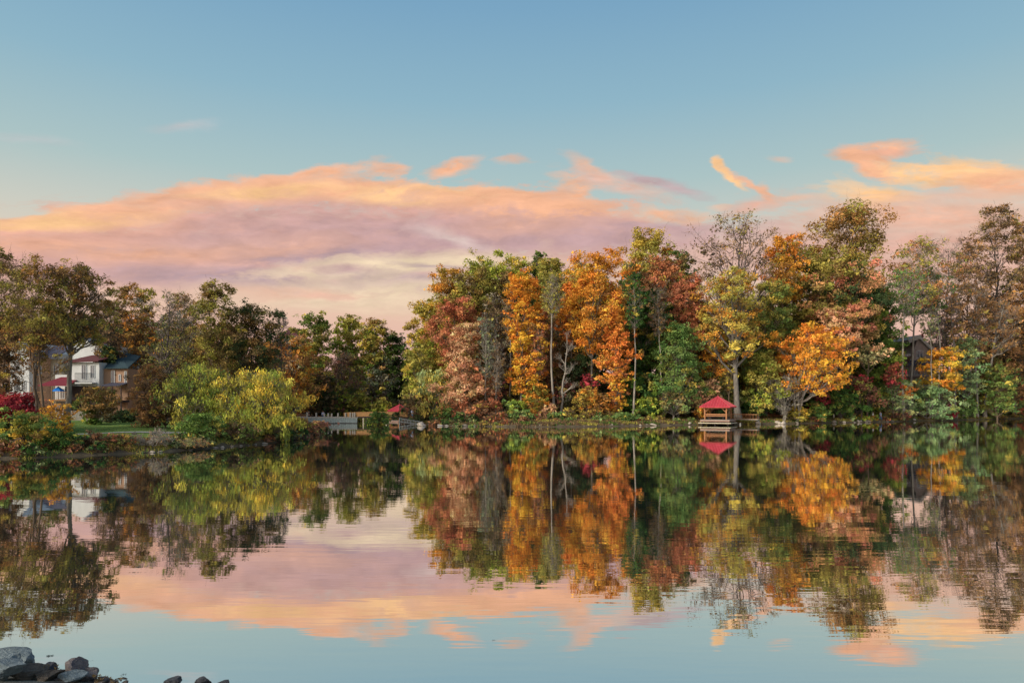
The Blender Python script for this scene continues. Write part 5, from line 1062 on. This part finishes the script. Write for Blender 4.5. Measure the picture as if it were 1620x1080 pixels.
SM = {'pale': stone_mat('pale_stone', (.60, .55, .48), (.32, .28, .24)), 'blue': stone_mat('blue_stone', (.30, .37, .40), (.12, .16, .18), (.20, .26, .29)),
      'mauve': stone_mat('mauve_stone', (.30, .27, .29), (.10, .09, .11), (.22, .19, .18)), 'darks': stone_mat('dark_stone', (.11, .12, .15), (.03, .035, .045)), 'brown': stone_mat('brown_stone', (.24, .20, .16), (.07, .06, .05))}
def rock(label, px, py, w, h, mat, seed, zoff=0., rz=0., dpt=.8, name='rock', z0=None, group=None, sub=4, tilt=0):
    """px,py: foot of the stone on the photograph, w,h in metres"""
    x, y = wat(px, py, z0 or 0.0); me = rock_mesh(seed, sub, .05, 10); me.materials.append(SM[mat])
    o = bpy.data.objects.new(name, me); COL.objects.link(o)
    g = max(gz(x, y), -.25) if z0 is None else z0
    o.location = (x, y + w * dpt * .3, g + h * .32 + zoff); o.scale = (w * .62, w * .62 * dpt, h * .72); o.rotation_euler = (R(tilt), R(tilt * .7), rz)
    return meta(o, label, 'rock', group)
rock('largest boulder, blue grey, at the left edge of the near shore', -4, 1076, .84, .26, 'blue', 3, .03, .3, dpt=.6)
rock('pale blue flat topped boulder at the lower left corner before the largest boulder', -6, 1096, .42, .36, 'blue', 8, .1, .2)
rock('light teal stone slab in the very corner of the near shore', 4, 1112, .5, .22, 'blue', 15, .14, .8)
rock('small dark rounded rock between the two big near boulders', 72, 1069, .21, .16, 'darks', 21, .03, .1)
rock('small pale blue stone left of the dark rounded rock', 55, 1071, .15, .15, 'blue', 23, .02, .4)
rock('peaked mauve and tan boulder standing on the near shore', 114, 1080, .44, .27, 'mauve', 31, .0, 2.1, tilt=14)
rock('mauve shoulder stone leaning on the right of the peaked boulder', 135, 1080, .25, .2, 'mauve', 37, .0, .4)
rock('flat brown stone in front of the largest boulder', 40, 1086, .40, .14, 'brown', 41, .03, .2)
rock('brown flat stone left of the peaked boulder', 72, 1086, .30, .11, 'brown', 43, .03, .9)
rock('pale teal flat slab at the foot of the peaked boulder', 105, 1092, .36, .11, 'blue', 47, .05, .4)
rock('low dark flat stone right of the peaked boulder', 160, 1084, .22, .06, 'darks', 51, .01, .2)
rock('dark mauve sliver of stone lying in the shallows by the weeds', 188, 1076, .22, .04, 'darks', 53, 0, .1)
rock('wet dark stone rising from the water, first right of the shore stones', 271, 1086, .21, .17, 'darks', 57, 0, .2, z0=-.03)
rock('wet greenish stone at the bottom of the picture right of the first wet stone', 318, 1087, .23, .12, 'darks', 61, 0, .6, z0=-.04)
rock('wet stone, last and lowest of three in the water at the bottom', 352, 1090, .2, .11, 'darks', 67, 0, .1, z0=-.04)
ms = [rock_mesh(100 + i, 2, .05, 8) for i in range(5)]
for m_ in ms: m_.materials.append(SM['mauve' if ms.index(m_) % 2 else 'brown'])
def pebble(x, y, z, s, label, group, cat='rock', meshes=None, name='rock', fl=.6):
    me = meshes[rs.randint(len(meshes))]; o = bpy.data.objects.new(name, me); COL.objects.link(o)
    o.location = (x, y, z); o.scale = (s * rs.uniform(.8, 1.3), s * rs.uniform(.6, 1), s * fl * rs.uniform(.7, 1.2)); o.rotation_euler = (0, 0, rs.rand() * 6.28); return meta(o, label, cat, group)
for i in range(90):
    px, py = rs.uniform(-20, 200), 0
    py = np.interp(px, [0, 60, 120, 200, 260], [1058, 1066, 1073, 1078, 1084]) + rs.uniform(-2, 14)
    x, y = wat(px, py); pebble(x, y, max(gz(x, y), -.02) + .01, rs.choice([.02, .03, .045, .07, .1]), 'small wet pebble lying between the boulders of the near shore', 'pebbles on the near shore', meshes=ms, name='pebble', cat='pebble')
# stones edging the right bank and the left bank
pm = [rock_mesh(200 + i, 2, .05, 8) for i in range(7)]
SM['dull'] = stone_mat('dull_stone', (.30, .26, .22), (.13, .11, .09))
for i_, m_ in enumerate(pm): m_.materials.append(SM['dull' if i_ % 2 else 'pale'])
px = 664
while px < 1500:
    yy = np.interp(px, [p[0] for p in shore_px[25:]], [p[1] for p in shore_px[25:]]) - .3
    x, y = wat(px, yy); big = 1.0
    if 1180 < px < 1240: big = 1.5
    s = rs.choice([.2, .3, .42, .6, .8]) * rs.uniform(.8, 1.15)
    if not (1110 < px < 1180):
        (rs.rand() < .72) and pebble(x, y + rs.uniform(-.35, .5), rs.uniform(.02, .14), s, 'boulder in the uneven row of stones edging the right bank', 'stones edging the right bank', meshes=pm, fl=.62)
    px += s * rs.uniform(11, 22)
for k, (px, py, s) in enumerate(((1199, 671, .62), (1231, 670.5, .7), (1318, 668.5, .6), (1346, 668, .75), (1357, 668, .5), (1370, 667.6, .8), (1240, 671, .5), (1190, 670.5, .5))):
    x, y = wat(px, py); pebble(x, y - .1, .2, s, 'boulder in the uneven row of stones edging the right bank', 'stones edging the right bank', meshes=pm, fl=.75)
for px, py in ((226, 716.5), (240, 716), (252, 715.5), (340, 708.6), (352, 708), (366, 706.5), (380, 705.4), (392, 704.4), (404, 703.3), (418, 702.4), (300, 712), (450, 698)):
    x, y = wat(px, py); pebble(x, y + .15, .03, rs.uniform(.16, .32), 'pale flat stone at the waterline of the left bank', 'stones at the waterline of the left bank', meshes=pm, fl=.45)
# dry weeds among the near stones
def weed(label, px, py, h, seed):
    rg = np.random.RandomState(seed); x, y = wat(px, py); g = max(gz(x, y), 0)
    root = thing('weed', label, 'weed', (x, y, g - .02)); P0 = np.zeros((5, 3)); P0[:, :2] = rg.randn(5, 2) * .02
    e = P0 + np.stack([rg.randn(5) * .05, rg.randn(5) * .05, h * rg.uniform(.5, 1, 5)], -1)
    Bz = bez(P0, (P0 + e) / 2 + rg.randn(5, 3) * .02, e, 5); V, F = tubes(Bz, np.full((5, 1), .004) * np.linspace(1, .5, 5), 4)
    np_mesh('stem', V, F, BARK, np.tile((.20, .15, .09), (len(F), 1)), parent=root)
    n = 60; k = rg.randint(0, 5, n); q = Bz[k, rg.randint(1, 5, n)] + rg.randn(n, 3) * .012; u = rg.randn(n, 3) * .012; w = rg.randn(n, 3) * .008
    np_mesh('leaf', np.stack([q - u, q + w, q + u, q - w], 1).reshape(-1, 3), np.arange(n * 4).reshape(n, 4), LEAF, np.clip(np.array((.22, .16, .08)) * rg.uniform(.5, 1.3, (n, 1)), 0, 1), parent=root)
weed('dry brown weed stalk left of the peaked boulder', 84, 1078, .30, 1)
weed('dry seedy weed right of the peaked boulder', 158, 1086, .20, 2)
weed('thin dead stalk beside the dark sliver of stone', 180, 1084, .13, 3)
# floating scraps
def flat(name, label, cat, px, py, L_, w, colr, n=120, seed=0, ang=0):
    rg = np.random.RandomState(seed); x, y = wat(px, py); t = rg.rand(n) - .5; q = np.stack([t * L_ * math.cos(ang) + rg.randn(n) * w * .2, t * L_ * math.sin(ang) + rg.randn(n) * w * .3, .004 + rg.rand(n) * w * .12], -1)
    a = rg.rand(n) * 6.28; u = np.stack([np.cos(a), np.sin(a), rg.randn(n) * .1], -1) * w * .22; v = np.stack([-np.sin(a), np.cos(a), rg.randn(n) * .1], -1) * w * .15
    o = np_mesh(name, np.stack([q - u, q + v, q + u, q - v], 1).reshape(-1, 3), np.arange(n * 4).reshape(n, 4), LEAF, np.array(colr) * rg.uniform(.6, 1.3, (n, 1))); o.location = (x, y, 0); return meta(o, label, cat)
flat('lily_patch', 'low yellow green raft of water plants floating before the pier', 'water plants', 557, 680.5, 3.4, .5, (.30, .34, .10), 260, 3)
flat('driftwood', 'pale stick floating off the left bank', 'driftwood', 300, 719.5, 1.7, .06, (.5, .5, .5), 120, 5, .25)
flat('floating_leaf', 'dark leaf clump floating alone near the boulders', 'leaf', 78, 1037, .09, .05, (.02, .025, .03), 30, 6)
flat('floating_twig', 'thin dark twig floating right of the peaked boulder', 'twig', 132, 1045.5, .28, .014, (.04, .045, .05), 80, 7, .25)
flat('floating_leaf', 'small dark leaf floating right of the weeds', 'leaf', 196, 1066, .07, .03, (.03, .03, .04), 20, 8)
flat('floating_leaf', 'lone dark speck of a leaf in the middle of the blue water', 'leaf', 782, 1012, .07, .03, (.05, .05, .04), 12, 9)
